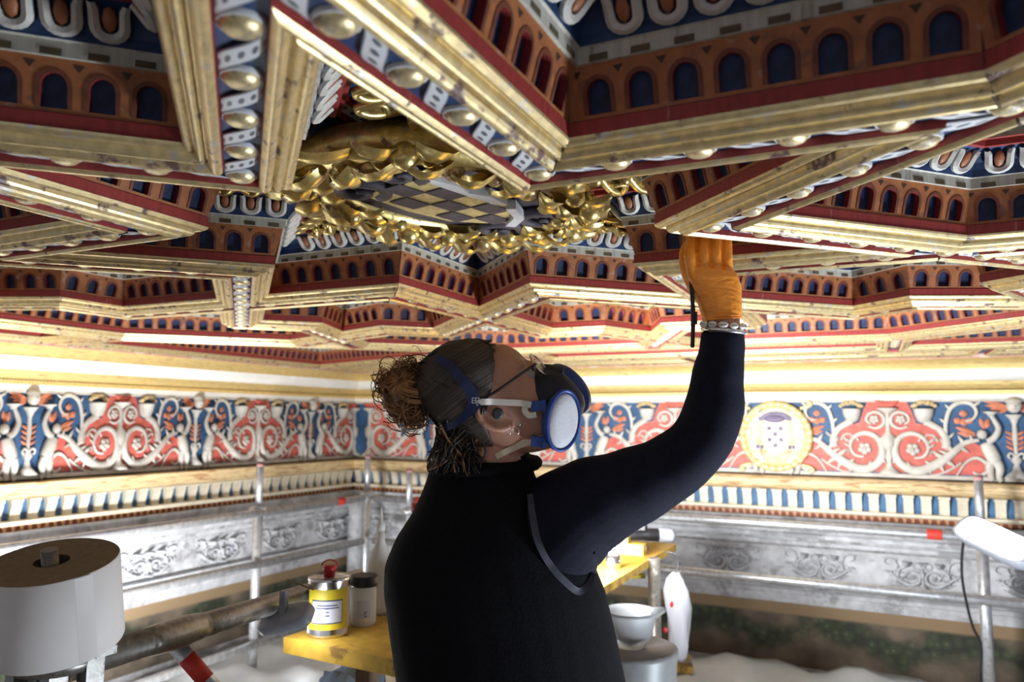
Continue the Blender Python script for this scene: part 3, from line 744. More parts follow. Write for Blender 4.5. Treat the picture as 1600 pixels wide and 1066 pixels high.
# gilded coat of arms on the far wall
plain('purple_paint', (.17, .14, .22), .6, var=.25, scale=25)
worn('gold_cream', (.80, .66, .30), (.62, .48, .22), .60, 30, .4, .35, coords='Object')
mw = WM4('R', 2.870, .012, -.083); med = MB()
med.lathe([(.178, .0), (.185, .010), (.184, .020), (.172, .030), (.158, .024), (.150, .014), (.146, .012), (.0001, .013)], 'gold_cream', n=36)
o = inst('medallion', med.mesh('medallion'), walls['R'], mw @ Matrix.Scale(1.02, 4))
m = MB(); sh = [(-.052, .060), (.052, .060), (.056, .0), (.044, -.060), (.0, -.100), (-.044, -.060), (-.056, .0)]
m.extrude(sh, .013, .026, 'gold_cream'); inst('shield', m.mesh('shield'), o, mw)
m = MB()
for i in range(-1, 2):
    for j in range(-3, 2):
        if (i+j) % 2 == 0 and not (abs(i) == 1 and j == -3): m.box((i*.030, j*.030+.012, .027), (.026, .026, .004), 'purple_paint')
inst('checker', m.mesh('checker'), o, mw)
m = MB(); m.extrude([(.085*math.cos(a), .085+.048*math.sin(a)) for a in (PI*k/12 for k in range(13))], .013, .030, 'purple_paint'); m.ball((0, .092, .028), (.055, .022, .014), 'purple_paint'); inst('hat', m.mesh('hat'), o, mw)
m = MB()
for sx in (-1, 1):
    m.tube(bez([(sx*.06, .085, .02), (sx*.085, .05, .02), (sx*.075, .01, .02), (sx*.092, -.03, .02)], 6), .006, 'gold_cream', 6)
    for r, k in ((0, 1), (1, 2), (2, 3)):
        for c in range(k): m.ball((sx*(.082+(c-(k-1)/2)*.024), -.032-r*.026, .022), (.010, .014, .009), 'purple_paint' if r % 2 else 'gold_cream', 6, 5)
inst('tassel', m.mesh('tassel'), o, mw)
m = MB()
for k in range(28):
    a = 2*PI*k/28; m.ball((.172*math.cos(a), .172*math.sin(a), .024), (.016, .016, .012), 'gold_cream', 6, 4)
for sx in (-1, 1):
    for sy in (-1, 1): m.tube(bez([(sx*.13, sy*.15, .01), (sx*.17, sy*.16, .014), (sx*.185, sy*.175, .014), (sx*.165, sy*.185, .014)], 5), .010, 'gold_cream', 6)
inst('wreath', m.mesh('wreath'), o, mw)
# ================================================================ scaffold, work table, lamps, tools
def galv(name, col, dark, sc=14):
    worn(name, col, dark, .60, sc, .38, .75, coords='Object', metal_under=.4)
galv('galvanised', (.60, .62, .64), (.36, .37, .38)); galv('dirty_tube', (.30, .29, .265), (.40, .39, .37), 30); galv('cast_iron', (.26, .255, .24), (.14, .135, .12), 40)
plain('red_tape', (.60, .045, .03), .5); plain('faded_red', (.60, .30, .30), .6); plain('paper_white', (.72, .70, .68), .9, var=.03, scale=20)
plain('paper_edge', (.30, .235, .15), .95, var=.14, scale=90, stretch=(1, 1, .02)); plain('cardboard_core', (.10, .085, .065), .9)
worn('yellow_board', (.50, .30, .035), (.22, .12, .02), .60, 9, .6, coords='Object'); plain('tin', (.68, .68, .67), .22, metal=1, var=.1)
plain('label_yellow', (.62, .50, .03), .45, var=.1); plain('label_grey', (.50, .52, .60), .5, var=.06); plain('ink', (.05, .06, .12), .6); plain('red_plastic', (.42, .012, .018), .35)
plain('lamp_body', (.30, .32, .37), .4); plain('grey_plastic', (.20, .21, .21), .4, var=.1); plain('wood_floor', (.30, .23, .15), .8, var=.3, scale=6, stretch=(1, 8, 1))
plain('sheet_white', (.74, .78, .80), .5, var=.08, scale=5); plain('dust', (.42, .41, .38), .8, var=.3); plain('cable_black', (.015, .015, .017), .5)
plain('blue_cloth', (.30, .45, .72), .7, var=.3, scale=14); plain('wood_brown', (.14, .085, .045), .7, var=.35, scale=20); plain('blue_plastic', (.02, .04, .35), .4); plain('pink_rag', (.26, .13, .15), .8, var=.4, scale=30)
def milky(name, col, tr=.5):
    m, t, b = newmat(name); b.inputs['Base Color'].default_value = (*col, 1); b.inputs['Roughness'].default_value = .35
    b.inputs['Transmission Weight'].default_value = tr; b.inputs['IOR'].default_value = 1.2; b.inputs['Subsurface Weight'].default_value = .0
milky('milky_plastic', (.80, .79, .74), .35); milky('clear_plastic', (.70, .73, .76), .8); milky('bag_plastic', (.45, .45, .48), .35)
def emis(name, col, st):
    m, t, b = newmat(name); b.inputs['Base Color'].default_value = (*col, 1); b.inputs['Emission Color'].default_value = (*col, 1); b.inputs['Emission Strength'].default_value = st
emis('led_white', (.93, .96, 1), 26)
def onwall(w, u, v, out):
    d = ray(u, v); n = Vector((eR.x, eR.y, 0)) if w == 'L' else Vector((-eL.x, -eL.y, 0))
    P0 = (WL if w == 'L' else WR)(1, out, 0); t = (P0-CAM).dot(n)/d.dot(n); return CAM+d*t

UPV = Vector((0, 0, 1))
# deck underfoot
F0 = MB(); F0.box((.1, .3, -.06), (7.6, 7.2, .03), 'dust'); floor = tag(F0.build('floor', None, (0, 0, -.06)), 'scaffold deck the worker stands on', kind='structure')
for k in range(15):
    m = MB(); m.box((0.1, -2.9+k*.46, -.022), (7.4, .452, .04), 'wood_floor'); m.build('plank', floor, (.1, -2.9+k*.46, -.04))

# guard rails along both walls: standards with couplers, rails, red end marks
def standard(w, u, vtop, out, label, r=.0242, extra=0):
    P = onwall(w, u, vtop, out); b = Vector((P.x, P.y, (.25 if w == 'L' else .31) if u != 640 else 0)); root = empty('scaffold_standard', b)
    m = MB(); m.tube([b, Vector((P.x, P.y, P.z-.24))], r, 'galvanised', 14); m.build('tube', root, b)
    m = MB(); m.tube([Vector((P.x, P.y, P.z-.26)), P], r*.78, 'galvanised', 14); m.build('spigot', root, Vector((P.x, P.y, P.z-.26)))
    m = MB(); c = Vector((P.x, P.y, P.z-.25)); m.lathe([(r*1.05, -.02), (r*1.9, -.012), (r*1.9, 0), (r*1.9, .012), (r*1.05, .02)], 'galvanised', c, 14); m.build('rosette', root, c)
    m = MB(); m.lathe([(r*.79, 0), (r*.80, .002), (r*.80, -.018), (r*.79, -.02)], 'faded_red', P-UPV*.004, 12, caps=False); m.build('red_mark', root, P)
    tag(root, label, 'scaffold', 'scaffold standards along the walls'); return P
pa = standard('L', 407, 722, .42, 'galvanised scaffold standard in front of the left wall')
pb = standard('L', 575, 710, .40, 'galvanised scaffold standard near the room corner')
pc = standard('R', 640, 732, .55, 'galvanised scaffold standard just behind the worker, before the far wall')
pd = standard('R', 1528, 742, .30, 'galvanised scaffold standard carrying the LED lamp')
def rail(name, A, B, label, r=.0215, red=None, cat='scaffold rail'):
    m = MB(); A, B = Vector(A), Vector(B); root = m; m.tube([A, B], r, 'galvanised', 12); o = m.build(name, None, A); tag(o, label, cat, 'guard rails of the scaffold')
    d = (B-A).normalized()
    for t in red or ():
        k = MB(); c = A+(B-A)*t; k.lathe([(r*1.08, -.03), (r*1.1, -.028), (r*1.1, .028), (r*1.08, .03)], 'red_tape', c, 12, d); k.build('red_mark', o, c)
    return o
def lvl(P, z): return Vector((P.x, P.y, ZC+z))
dl = Vector((eL.x, eL.y, 0)); dr = Vector((eR.x, eR.y, 0))
for z, nm, rd in ((-.50, 'upper', (.93,)), (-.765, 'middle', ()), (-1.17, 'lower', ())):
    A = lvl(pb, z)-dl*.10+dr*.050; e = dl*3.2
    rail('guard_rail', A-e, A, '%s guard rail along the left wall' % nm, red=rd)
    B0 = lvl(pb, z)+dr*.10-dl*.050
    if z > -1: rail('guard_rail', B0, lvl(pb, z)+dr*5.0-dl*.050, '%s guard rail along the far wall' % nm, red=(.07, .63) if z == -.50 else ())
# pillar in the corner behind the rails
m = MB(); c = onwall('L', 556, 830, .12); cc = Vector((c.x, c.y, 0)); m.lathe([(.075, .0), (.075, .02), (.06, .05), (.056, .3), (.052, .98), (.066, 1.01), (.07, 1.05)], 'stucco', cc, 20); tag(m.build('corner_column', None, cc), 'pale round column standing in the room corner', 'column')

# near handrail tube with couplers and the paper roll on its spigot
A, B = px(60, 1056, 1.16), px(560, 903, 2.15); rt = empty('near_rail', A)
m = MB(); m.tube([A, B], .0242, 'dirty_tube', 20); m.build('tube', rt, A); tag(rt, 'dirty grey scaffold tube running from the paper roll to the table', 'scaffold rail')
m = MB(); d = (B-A).normalized(); c = A+d*.30; m.lathe([(.024, -.08), (.027, -.06), (.0295, -.02), (.0295, .02), (.027, .06), (.0245, .08)], 'dirty_tube', c, 20, d); m.build('sleeve', rt, c)
m = MB(); m.tube([px(268, 1000, 1.47), px(345, 1090, 1.47)], .0165, 'galvanised', 12); br_ = m.build('diagonal_brace', None, px(345, 1090, 1.47)); tag(br_, 'thin grey diagonal brace with a red painted end under the near tube', 'brace')
m = MB(); a_, b_ = px(291, 1027, 1.47), px(322, 1063, 1.47); m.tube([a_, b_], .0172, 'red_tape', 12); m.build('red_mark', br_, a_)
RT_ = Vector((fw.x, fw.y, 0)).normalized()
SP = px(88, 1020, 1.17); base = Vector((SP.x, SP.y, 0)); st = empty('near_standard', base)
m = MB(); m.tube([base, SP+UPV*.02], .0242, 'cast_iron', 18); m.build('tube', st, base)
m = MB(); m.tube([SP+UPV*.02, SP+(UPV-RT_*.23)*.162], .0120, 'cast_iron', 14); m.build('spigot', st, SP)
m = MB(); m.lathe([(.026, -.03), (.058, -.022), (.062, -.012), (.062, -.004), (.030, .004), (.026, .02)], 'cast_iron', SP-UPV*.0, 24); m.build('rosette', st, SP)
for sx, dz in ((-1, 0), (1, 0), (.3, 1)):
    m = MB(); c = SP+rr*.055*sx-fw*.03*dz; m.box(c-UPV*.03, (.022, .030, .075), 'cast_iron'); m.box(c+UPV*.004+rr*sx*.01, (.04, .034, .012), 'cast_iron'); m.tube([c+UPV*.02, c-UPV*.085], .006, 'cast_iron', 8); m.build('wedge_clamp', st, c)
m = MB(); m.box(SP-UPV*.055-rr*.03-fw*.045, (.05, .012, .016), 'black_plastic', Matrix.Rotation(.3, 3, 'Y')); m.build('black_clip', st, SP-UPV*.055)
m = MB(); m.box(SP-UPV*.058+rr*.028-fw*.046, (.022, .014, .014), 'label_yellow', Matrix.Rotation(.4, 3, 'Y')); m.build('yellow_clip', st, SP-UPV*.058)
tag(st, 'scaffold standard with cast clamps under the paper roll', 'scaffold')
RB = px(88, 1000, 1.17); RB.z = SP.z+.014; RB = RB+RT_*.004; Rr = .0935; Rh = .133
roll = empty('paper_roll', RB)
m = MB(); m.lathe([(Rr*.985, 0), (Rr, .003), (Rr, Rh*.99), (Rr*.985, Rh)], 'paper_white', RB, 56, caps=False); m.poly([RB+Vector((Rr*.985*math.cos(-2*PI*k/56), Rr*.985*math.sin(-2*PI*k/56), 0)) for k in range(56)], 'paper_white')
a = math.atan2((-fw).y, (-fw).x)+.95                       # loose end of the sheet
rows = [[RB+Vector(((Rr+.0025*s)*math.cos(a+.22*(s-.5)), (Rr+.0025*s)*math.sin(a+.22*(s-.5)), z)) for s in (0, .25, .5, .75, 1, 1.2)] for z in (.002, Rh*.5, Rh*.995)]; m.grid(rows, 'paper_white')
m.build('paper', roll, RB)
m = MB(); n = 48; rin = .0245
rows = []
for k in range(9):
    r_ = rin+(Rr*.985-rin)*k/8; rows.append([RB+Vector((r_*math.cos(2*PI*j/n), r_*math.sin(2*PI*j/n), Rh+.0008*math.sin(k*2.2))) for j in range(n)])
m.grid(rows, 'paper_edge', closed=True); m.build('wound_edge', roll, RB+UPV*Rh)
m = MB(); m.lathe([(rin, Rh), (rin, .01)], 'cardboard_core', RB, 32, caps=False); m.lathe([(rin-.0015, .01), (rin-.0015, Rh)], 'cardboard_core', RB, 32, caps=False); m.build('core', roll, RB)
put(roll, None, Matrix.Translation(RB) @ Matrix.Rotation(.225, 4, rr)); tag(roll, 'big roll of white paper on a scaffold spigot', 'paper roll')

# yellow work board on the left with what stands on it
def hz(u, v, z): d = ray(u, v); t = z/d.z; return CAM+d*t          # point of the horizontal plane z (from eye level) seen at a photo position
ZB = -.525
c0, c1 = hz(443, 996, ZB), hz(640, 1036, ZB); e1 = (c1-c0).normalized(); e2 = Vector((-e1.y, e1.x, 0))
c0b = hz(600, 948, ZB); Lb = .40; Wb = .50
brd = MB(); P4 = [c0, c0+e1*Lb, c0+e1*Lb+e2*Wb, c0+e2*Wb]
for q in ([P4[0], P4[1], P4[2], P4[3]], ): brd.poly(q, 'yellow_board', [(0, 0), (Lb, 0), (Lb, Wb), (0, Wb)])
th = UPV*-.036
brd.poly([p+th for p in P4[::-1]], 'yellow_board')
for i in range(4): j = (i+1) % 4; brd.poly([P4[i]+th, P4[j]+th, P4[j], P4[i]], 'yellow_board')
tb = empty('work_table', Vector((c0.x+e1.x*.2, c0.y+e1.y*.2, 0))); brd.build('board', tb, c0)
for t, s in ((.16, .12), (.06, .42), (.34, .12), (.34, .42)):
    p = c0+e1*t+e2*s; m = MB(); m.box((p.x, p.y, (p.z-.036)/2), (.04, .04, p.z-.036), 'wood_brown'); m.build('leg', tb, (p.x, p.y, 0))
tag(tb, 'yellow painted board table beside the worker', 'table')
def onb(u, v): return hz(u, v, ZB)
# tin can
tc_ = onb(512, 990); Dc = (tc_-CAM).dot(fw); R_ = 32.5*Dc/FPX; Hc = 88*Dc/FPX
can = empty('solvent_can', tc_)
m = MB(); m.lathe([(R_*.97, 0), (R_, .003), (R_, .008), (R_*.985, .011), (R_*.985, Hc-.012), (R_, Hc-.008), (R_*1.01, Hc-.002), (R_*.98, Hc), (R_*.95, Hc-.004), (R_*.3, Hc-.004)], 'tin', tc_, 40); m.build('body', can, tc_)
def wrap(base, r, z0, z1, a0, a1, mat, name, par, n=20):
    m = MB(); rows = [[base+Vector((r*math.cos(a0+(a1-a0)*k/n), r*math.sin(a0+(a1-a0)*k/n), z)) for k in range(n+1)] for z in (z0, z1)]; m.grid(rows, mat); return m.build(name, par, base)
ac = math.atan2((CAM-tc_).y, (CAM-tc_).x)
wrap(tc_, R_*.994, .020, Hc-.024, ac-1.15, ac+1.1, 'label_yellow', 'label', can)
wrap(tc_, R_*.994, .020, Hc-.024, ac+1.1, ac+2.4, 'label_grey', 'side_label', can)
wrap(tc_, R_*1.002, .034, Hc-.048, ac-.86, ac+.70, 'ink', 'label_frame', can)
wrap(tc_, R_*1.008, .037, Hc-.051, ac-.82, ac+.66, 'label_grey', 'label_text_field', can)
for k, (z, a0, a1) in enumerate(((Hc-.062, -.55, .42), (Hc-.068, -.62, .50), (Hc*.5, -.15, .05), (Hc*.44, -.12, .03), (Hc*.38, -.14, .05))): wrap(tc_, R_*1.013, z, z+.0028, ac+a0, ac+a1, 'ink', 'print_line', can)
top = tc_+UPV*Hc; m = MB(); m.lathe([(.014, -.002), (.014, .010), (.016, .011), (.016, .022), (.012, .026)], 'red_plastic', top, 18); P = [top+UPV*.024+rr*.019*math.cos(a)+UPV*.014*math.sin(a) for a in (PI*k/12 for k in range(13))]; m.tube(P, .0018, 'red_plastic', 6); m.build('cap', can, top)
tag(can, 'round tin can with a yellow label and red screw cap', 'can')
# jar
jp = onb(567, 976); Dj = (jp-CAM).dot(fw); Rj = 20*Dj/FPX; Hj = 62*Dj/FPX; jar = empty('plastic_jar', jp)
m = MB(); m.lathe([(Rj*.9, 0), (Rj, .006), (Rj, Hj-.016), (Rj*.9, Hj-.006), (Rj*.9, Hj)], 'milky_plastic', jp, 28); m.build('body', jar, jp)
m = MB(); m.lathe([(Rj*1.06, Hj-.004), (Rj*1.08, Hj), (Rj*1.08, Hj+.018), (Rj*1.02, Hj+.022)], 'black_plastic', jp, 28); m.build('lid', jar, jp)
aj = math.atan2((CAM-jp).y, (CAM-jp).x); wrap(jp, Rj*1.005, .022, .066, aj-.5, aj+.55, 'label_grey', 'label', jar); 
for k in range(3): wrap(jp, Rj*1.01, .026+k*.005, .0285+k*.005, aj+.06, aj+.30-.08*(k % 2), 'ink', 'print_line', jar)
tag(jar, 'small milky plastic jar with a black lid beside the tin can', 'jar')
# wash bottle
wp = onb(592, 958); Dw = (wp-CAM).dot(fw); Hw = 160*Dw/FPX; bt = empty('wash_bottle', wp); k = Hw/.30
m = MB(); m.lathe([(.034*k, 0), (.038*k, .006*k), (.038*k, .125*k), (.034*k, .155*k), (.022*k, .185*k), (.013*k, .205*k), (.011*k, .24*k)], 'milky_plastic', wp, 28); m.build('body', bt, wp)
m = MB(); m.lathe([(.0125*k, .236*k), (.0125*k, .256*k), (.006*k, .262*k), (.0045*k, .285*k), (.002*k, .305*k)], 'milky_plastic', wp, 16); m.build('nozzle', bt, wp)
tag(bt, 'tall milky wash bottle with a pointed nozzle behind the jar', 'bottle')
gp = onb(652, 952); Dg = (gp-CAM).dot(fw); gb = empty('grey_bottle', gp); Hg = (952-788)*Dg/FPX
m = MB(); m.lathe([(.035, 0), (.038, .006), (.038, Hg*.62), (.034, Hg*.75), (.017, Hg*.88), (.015, Hg*.92)], 'grey_plastic', gp, 24); m.build('body', gb, gp)
m = MB(); m.lathe([(.021, Hg*.905), (.022, Hg*.91), (.022, Hg*.995), (.020, Hg)], 'red_plastic', gp, 20); m.build('cap', gb, gp); tag(gb, "grey bottle with a red cap at the worker's shoulder", 'bottle')
# thin stick lying over the rail
m = MB(); m.tube([px(448, 905, 1.78), px(490, 922, 1.72)], .0016, 'wood_brown', 6); tag(m.build('wooden_stick', None, px(490, 922, 1.72)), 'thin wooden stick leaning behind the tin can', 'stick')
# LED lamp head hanging under the near tube, shining away from us
def led_head(name, c, ax, nrm, L, w, t, label):
    ax = ax.normalized(); nrm = (nrm-ax*nrm.dot(ax)).normalized(); sd = ax.cross(nrm); root = empty(name, c)
    def oval(h, s): 
        out = []
        for q in range(24):
            a = 2*PI*q/24; ca, sa = math.cos(a), math.sin(a); out.append(c+nrm*h+ax*math.copysign(abs(ca)**.45, ca)*L/2*s+sd*math.copysign(abs(sa)**.45, sa)*w/2*s)
        return out
    m = MB(); m.grid([oval(-t/2, .82), oval(-t*.35, .97), oval(t*.3, 1), oval(t*.5, .98), oval(t*.5, .90)], 'lamp_body', closed=True, capa=True); m.build('housing', root, c)
    m = MB(); m.grid([oval(t*.46, .91), oval(t*.52, .86)], 'led_white', closed=True, capb=True, smooth=False); m.build('diffuser', root, c); tag(root, label, 'lamp'); return root, sd
lc = px(446, 966, 1.72); l1, sd = led_head('led_work_lamp', lc, (px(500, 946, 1.70)-px(405, 968, 1.74)), (fw*.55-UPV*.75-rr*.3), .135, .062, .028, 'grey LED work lamp hung under the near tube, seen from behind')
m = MB(); m.box(lc+UPV*.035-rr*.005, (.016, .012, .05), 'lamp_body'); m.build('bracket', l1, lc+UPV*.02)
# bright LED batten on the right standard
lc = px(1557, 848, 2.72); ax = px(1602, 868, 2.60)-px(1513, 826, 2.86); nr = (-fw*.95+UPV*.12-rr*.05); l2, sd = led_head('led_batten', lc, ax, nr, .345, .112, .05, 'glowing white LED lamp clamped to the right scaffold standard')
m = MB(); m.box(px(1532, 838, 3.02), (.04, .07, .05), 'clear_plastic'); m.build('clamp', l2, px(1532, 838, 3.02))
e_ = lc+ax.normalized()*.20; m = MB(); m.tube([lc+ax.normalized()*.168, e_], [.045, .040], 'clear_plastic', 12, flat=.6); m.build('end_cap', l2, e_)
m = MB(); P = [px(1516, 830, 3.0), px(1505, 850, 3.05), px(1503, 900, 3.08), px(1512, 950, 3.10), px(1521, 982, 3.12), px(1533, 1010, 3.14), px(1532, 1066, 3.14), px(1532, 1130, 3.14)]
m.tube(bez(P, 6), .0055, 'cable_black', 8); tag(m.build('lamp_cable', None, P[-1]), 'black cable running down from the LED lamp along the standard', 'cable')

# right-hand yellow board, its post and the things on it
ZR = -.50
q0, q1 = hz(1057, 850, ZR), hz(930, 925, ZR); d1 = (q1-q0).normalized(); d2 = Vector((-d1.y, d1.x, 0)); d2 = d2 if d2.dot(rr) < 0 else -d2
L2, W2_ = 1.15, .30; P4 = [q0, q0+d1*L2, q0+d1*L2+d2*W2_, q0+d2*W2_]; m = MB(); m.poly(P4, 'yellow_board', [(0, 0), (L2, 0), (L2, W2_), (0, W2_)]); th = UPV*-.026
m.poly([p+th for p in P4[::-1]], 'yellow_board')
for i in range(4): j = (i+1) % 4; m.poly([P4[i]+th, P4[j]+th, P4[j], P4[i]], 'yellow_board')
tr = empty('tool_shelf', Vector((q0.x, q0.y, 0))); m.build('board', tr, q0)
m = MB(); P = px(1022, 872, 2.72); m.tube([Vector((P.x, P.y, 0)), P], .0225, 'dirty_tube', 14); m.build('post', tr, Vector((P.x, P.y, 0)))
P_ = q0+d1*1.0+d2*.2; m = MB(); m.tube([Vector((P_.x, P_.y, 0)), P_+th], .0225, 'dirty_tube', 14); m.build('post', tr, Vector((P_.x, P_.y, 0)))
m = MB(); m.tube([px(962, 901, 2.75), px(1008, 900, 2.75)], .010, 'label_yellow', 8); m.build('cross_bar', tr, px(962, 901, 2.75))
tag(tr, 'yellow tool shelf on a grey post behind the worker', 'shelf')
def onr(u, v): return hz(u, v, ZR)
def tool_at(u, v, name, label, cat, fn):
    P = onr(u, v); r_ = empty(name, P); fn(P, r_); tag(r_, label, cat)
def f1(P, r_):
    m = MB(); m.box(P+UPV*.020, (.11, .05, .04), 'label_yellow'); m.box(P+UPV*.055-rr*.02, (.034, .042, .06), 'label_yellow', None, .85); m.build('body', r_, P)
    m = MB(); m.box(P+UPV*.024+rr*.055, (.02, .03, .02), 'wood_brown'); m.build('jaw', r_, P)
tool_at(985, 866, 'yellow_clamp', 'yellow clamp lying on the tool shelf', 'tool', f1)
def f2(P, r_):
    m = MB(); m.tube(bez([P+UPV*.03-rr*.09, P+UPV*.032, P+UPV*.03+rr*.05], 5), [.022]*5+[.026]*6, 'black_plastic', 12); m.build('grip', r_, P)
    m = MB(); m.lathe([(.027, 0), (.03, .01), (.03, .05), (.022, .062)], 'lamp_body', P+UPV*.03+rr*.045, 16, rr); m.build('head', r_, P)
    m = MB(); m.box(P+UPV*.062-rr*.03, (.05, .035, .02), 'black_plastic'); m.build('battery', r_, P)
tool_at(1012, 848, 'cordless_tool', 'black cordless hand tool at the far end of the tool shelf', 'tool', f2)
def f3(P, r_):
    m = MB()
    for k in range(3): m.tube([P+rr*.012*k-rr*.01, P+rr*.014*k-rr*.01+UPV*(.10+.015*k)+fw*.01], .006, 'tin', 8)
    m.build('brush_handle', r_, P); m = MB(); m.lathe([(.02, 0), (.026, .004), (.026, .045), (.024, .045)], 'tin', P, 16); m.build('cup', r_, P)
tool_at(958, 888, 'metal_cup', 'small metal cup with brushes by the worker on the tool shelf', 'cup', f3)
# hanging bag and wire
bp_ = px(1056, 895, 2.70); bg = empty('plastic_bag', bp_); m = MB(); rows = []
for z, w, t in ((0, .012, .010), (-.02, .030, .02), (-.06, .043, .028), (-.12, .044, .030), (-.19, .038, .026), (-.25, .034, .022), (-.29, .022, .014), (-.305, .008, .006)):
    rows.append([bp_+UPV*z+rr*(w*math.cos(a)*(1+.16*math.sin(3*a+z*30))-.012*z/.3)+fw*(t*math.sin(a)*(1+.2*math.cos(5*a+z*40))) for a in (2*PI*k/22 for k in range(22))])
m.grid(rows, 'bag_plastic', closed=True, capa=True, capb=True); m.build('bag', bg, bp_)
m = MB()
for (u, v, s) in ((1066, 975, .010), (1068, 983, .006), (1052, 945, .012), (1040, 985, .008)): m.ball(px(u, v, 2.668), (s, .003, s*1.2), 'red_plastic', 8, 5, frame((0, 0, 0), rr, fw, uu).to_3x3())
tag(m.build('red_print', bg, bp_), kind='stuff')
m = MB(); m.tube(bez([px(1040, 862, 2.72), px(1056, 866, 2.70), px(1060, 880, 2.70), bp_], 5), .0022, 'cable_black', 6); m.tube(bez([px(1040, 862, 2.72), px(1062, 880, 2.71), px(1071, 915, 2.70)], 5), .0022, 'cable_black', 6); m.build('wire', bg, bp_); tag(bg, 'white plastic bag with red print hanging from the tool shelf post', 'bag')
# bowl in a bag below the shelf
bc = px(985, 960, 2.2); m = MB(); m.lathe([(.040, -.09), (.060, -.06), (.075, 0), (.079, .012), (.075, .012), (.070, 0), (.055, -.055), (.001, -.08)], 'clear_plastic', bc, 24); bw = m.build('plastic_bowl', None, bc-UPV*.09); tag(bw, 'translucent plastic bowl with a spout beside the worker', 'bowl')
m = MB(); m.tube([bc+rr*.06+UPV*.0, bc+rr*.10+UPV*.014], [.020, .008], 'clear_plastic', 8); m.build('spout', bw, bc)
# bucket under it that carries the bowl
b2 = Vector((bc.x, bc.y, 0)); m = MB(); m.lathe([(.10, 0), (.12, .02), (.13, bc.z-.09-.05), (.135, bc.z-.09-.012), (.135, bc.z-.09), (.001, bc.z-.09)], 'grey_plastic', b2, 24); tag(m.build('waste_bin', None, b2), 'tall grey bin under the plastic bowl', 'bin')
# blue cloth under the left table
cl = MB(); c = px(548, 1062, 1.98); rows = []
for i in range(9):
    rows.append([c+rr*(-.085+.17*j/8)+UPV*(.045*math.sin(PI*j/8)*math.sin(PI*i/8)+.02*math.sin(i*1.7+j*1.3)-.02)+fw*(-.06+.12*i/8) for j in range(9)])
cl.grid(rows, 'blue_cloth'); cb = Vector((c.x, c.y, 0)); o = MB(); o.box((c.x, c.y, (c.z-.06)/2), (.20, .16, c.z-.06), 'wood_brown'); cr = empty('storage_crate', cb); o.build('box', cr, cb); cl.build('lining', cr, c); tag(cr, 'crate with a pale blue cloth under the yellow table', 'crate')
# dust sheets on the scaffold ledges below the walls
def sheet(w, s0, s1, o0, o1, z, label, amp=.02):
    f = WL if w == 'L' else WR; m = MB(); n1, n2 = 40, 12; rows = []
    random.seed(5)
    ph = [random.uniform(0, 6) for _ in range(6)]
    for i in range(n2+1):
        o_ = o0+(o1-o0)*i/n2
        rows.append([f(s0+(s1-s0)*j/n1, o_, z+amp*(math.sin(j*.9+ph[0]+i*.4)+.7*math.sin(j*1.7+ph[1]-i*.7)+.5*math.sin(j*.35+i*1.1+ph[2]))) for j in range(n1+1)])
    rows.append([p-UPV*(.25) for p in rows[-1]])
    m.grid(rows, 'sheet_white'); o = m.build('dust_sheet', None, f((s0+s1)/2, (o0+o1)/2, z)); md = o.modifiers.new('t', 'SOLIDIFY'); md.thickness = .003; tag(o, label, 'dust sheet', 'dust sheets below the walls'); return o
def ledge(w, s0, s1, o1, z, label):
    f = WL if w == 'L' else WR; m = MB(); q = [f(s0, .03, z), f(s1, .03, z), f(s1, o1, z), f(s0, o1, z)]
    if w == 'R': q = q[::-1]
    m.poly(q, 'wood_floor')
    for a_, b_ in ((q[0], q[1]), (q[1], q[2]), (q[2], q[3]), (q[3], q[0])): m.poly([a_, b_, Vector((b_.x, b_.y, 0)), Vector((a_.x, a_.y, 0))], 'wood_floor')
    tag(m.build('low_platform', None, f((s0+s1)/2, .3, -1.6)), label, 'platform')
ledge('R', .9, 4.6, .95, -1.30, 'wooden platform along the far wall under the dust sheet'); ledge('L', 0.2, 3.2, .80, -1.36, 'wooden platform along the left wall under the dust sheet')
sheet('R', 1.2, 4.5, .10, .975, -1.235, 'crumpled white dust sheet along the far wall'); sheet('L', .3, 3.1, .12, .825, -1.29, 'crumpled white dust sheet along the left wall')
c = WR(2.35, .55, -1.19); m = MB(); m.box(c, (.34, .20, .03), 'yellow_board', Matrix.Rotation(.3, 3, 'Z')); m.box(c+UPV*.02, (.30, .16, .012), 'paper_edge', Matrix.Rotation(.5, 3, 'Z')); tag(m.build('wood_offcut', None, c), 'yellow wooden offcut on the dust sheet by the far wall', 'wood')

# scrap of blue masking tape stuck on a gilded moulding
tp = hz(277, 431, .315); m = MB(); e_ = Vector((.9, .35, 0)).normalized(); n_ = Vector((-e_.y, e_.x, 0)); plain('tape_blue', (.10, .28, .62), .6)
q = [tp-e_*.012-n_*.006, tp+e_*.012-n_*.004, tp+e_*.013+n_*.006, tp-e_*.010+n_*.005]; q2 = [p-UPV*.0012 for p in q]
m.poly(q, 'tape_blue'); m.poly(q2[::-1], 'tape_blue')
for k in range(4): m.poly([q[k], q[(k+1) % 4], q2[(k+1) % 4], q2[k]], 'tape_blue')
tag(m.build('masking_tape', None, tp), 'scrap of blue masking tape on a gilded beam', 'tape')
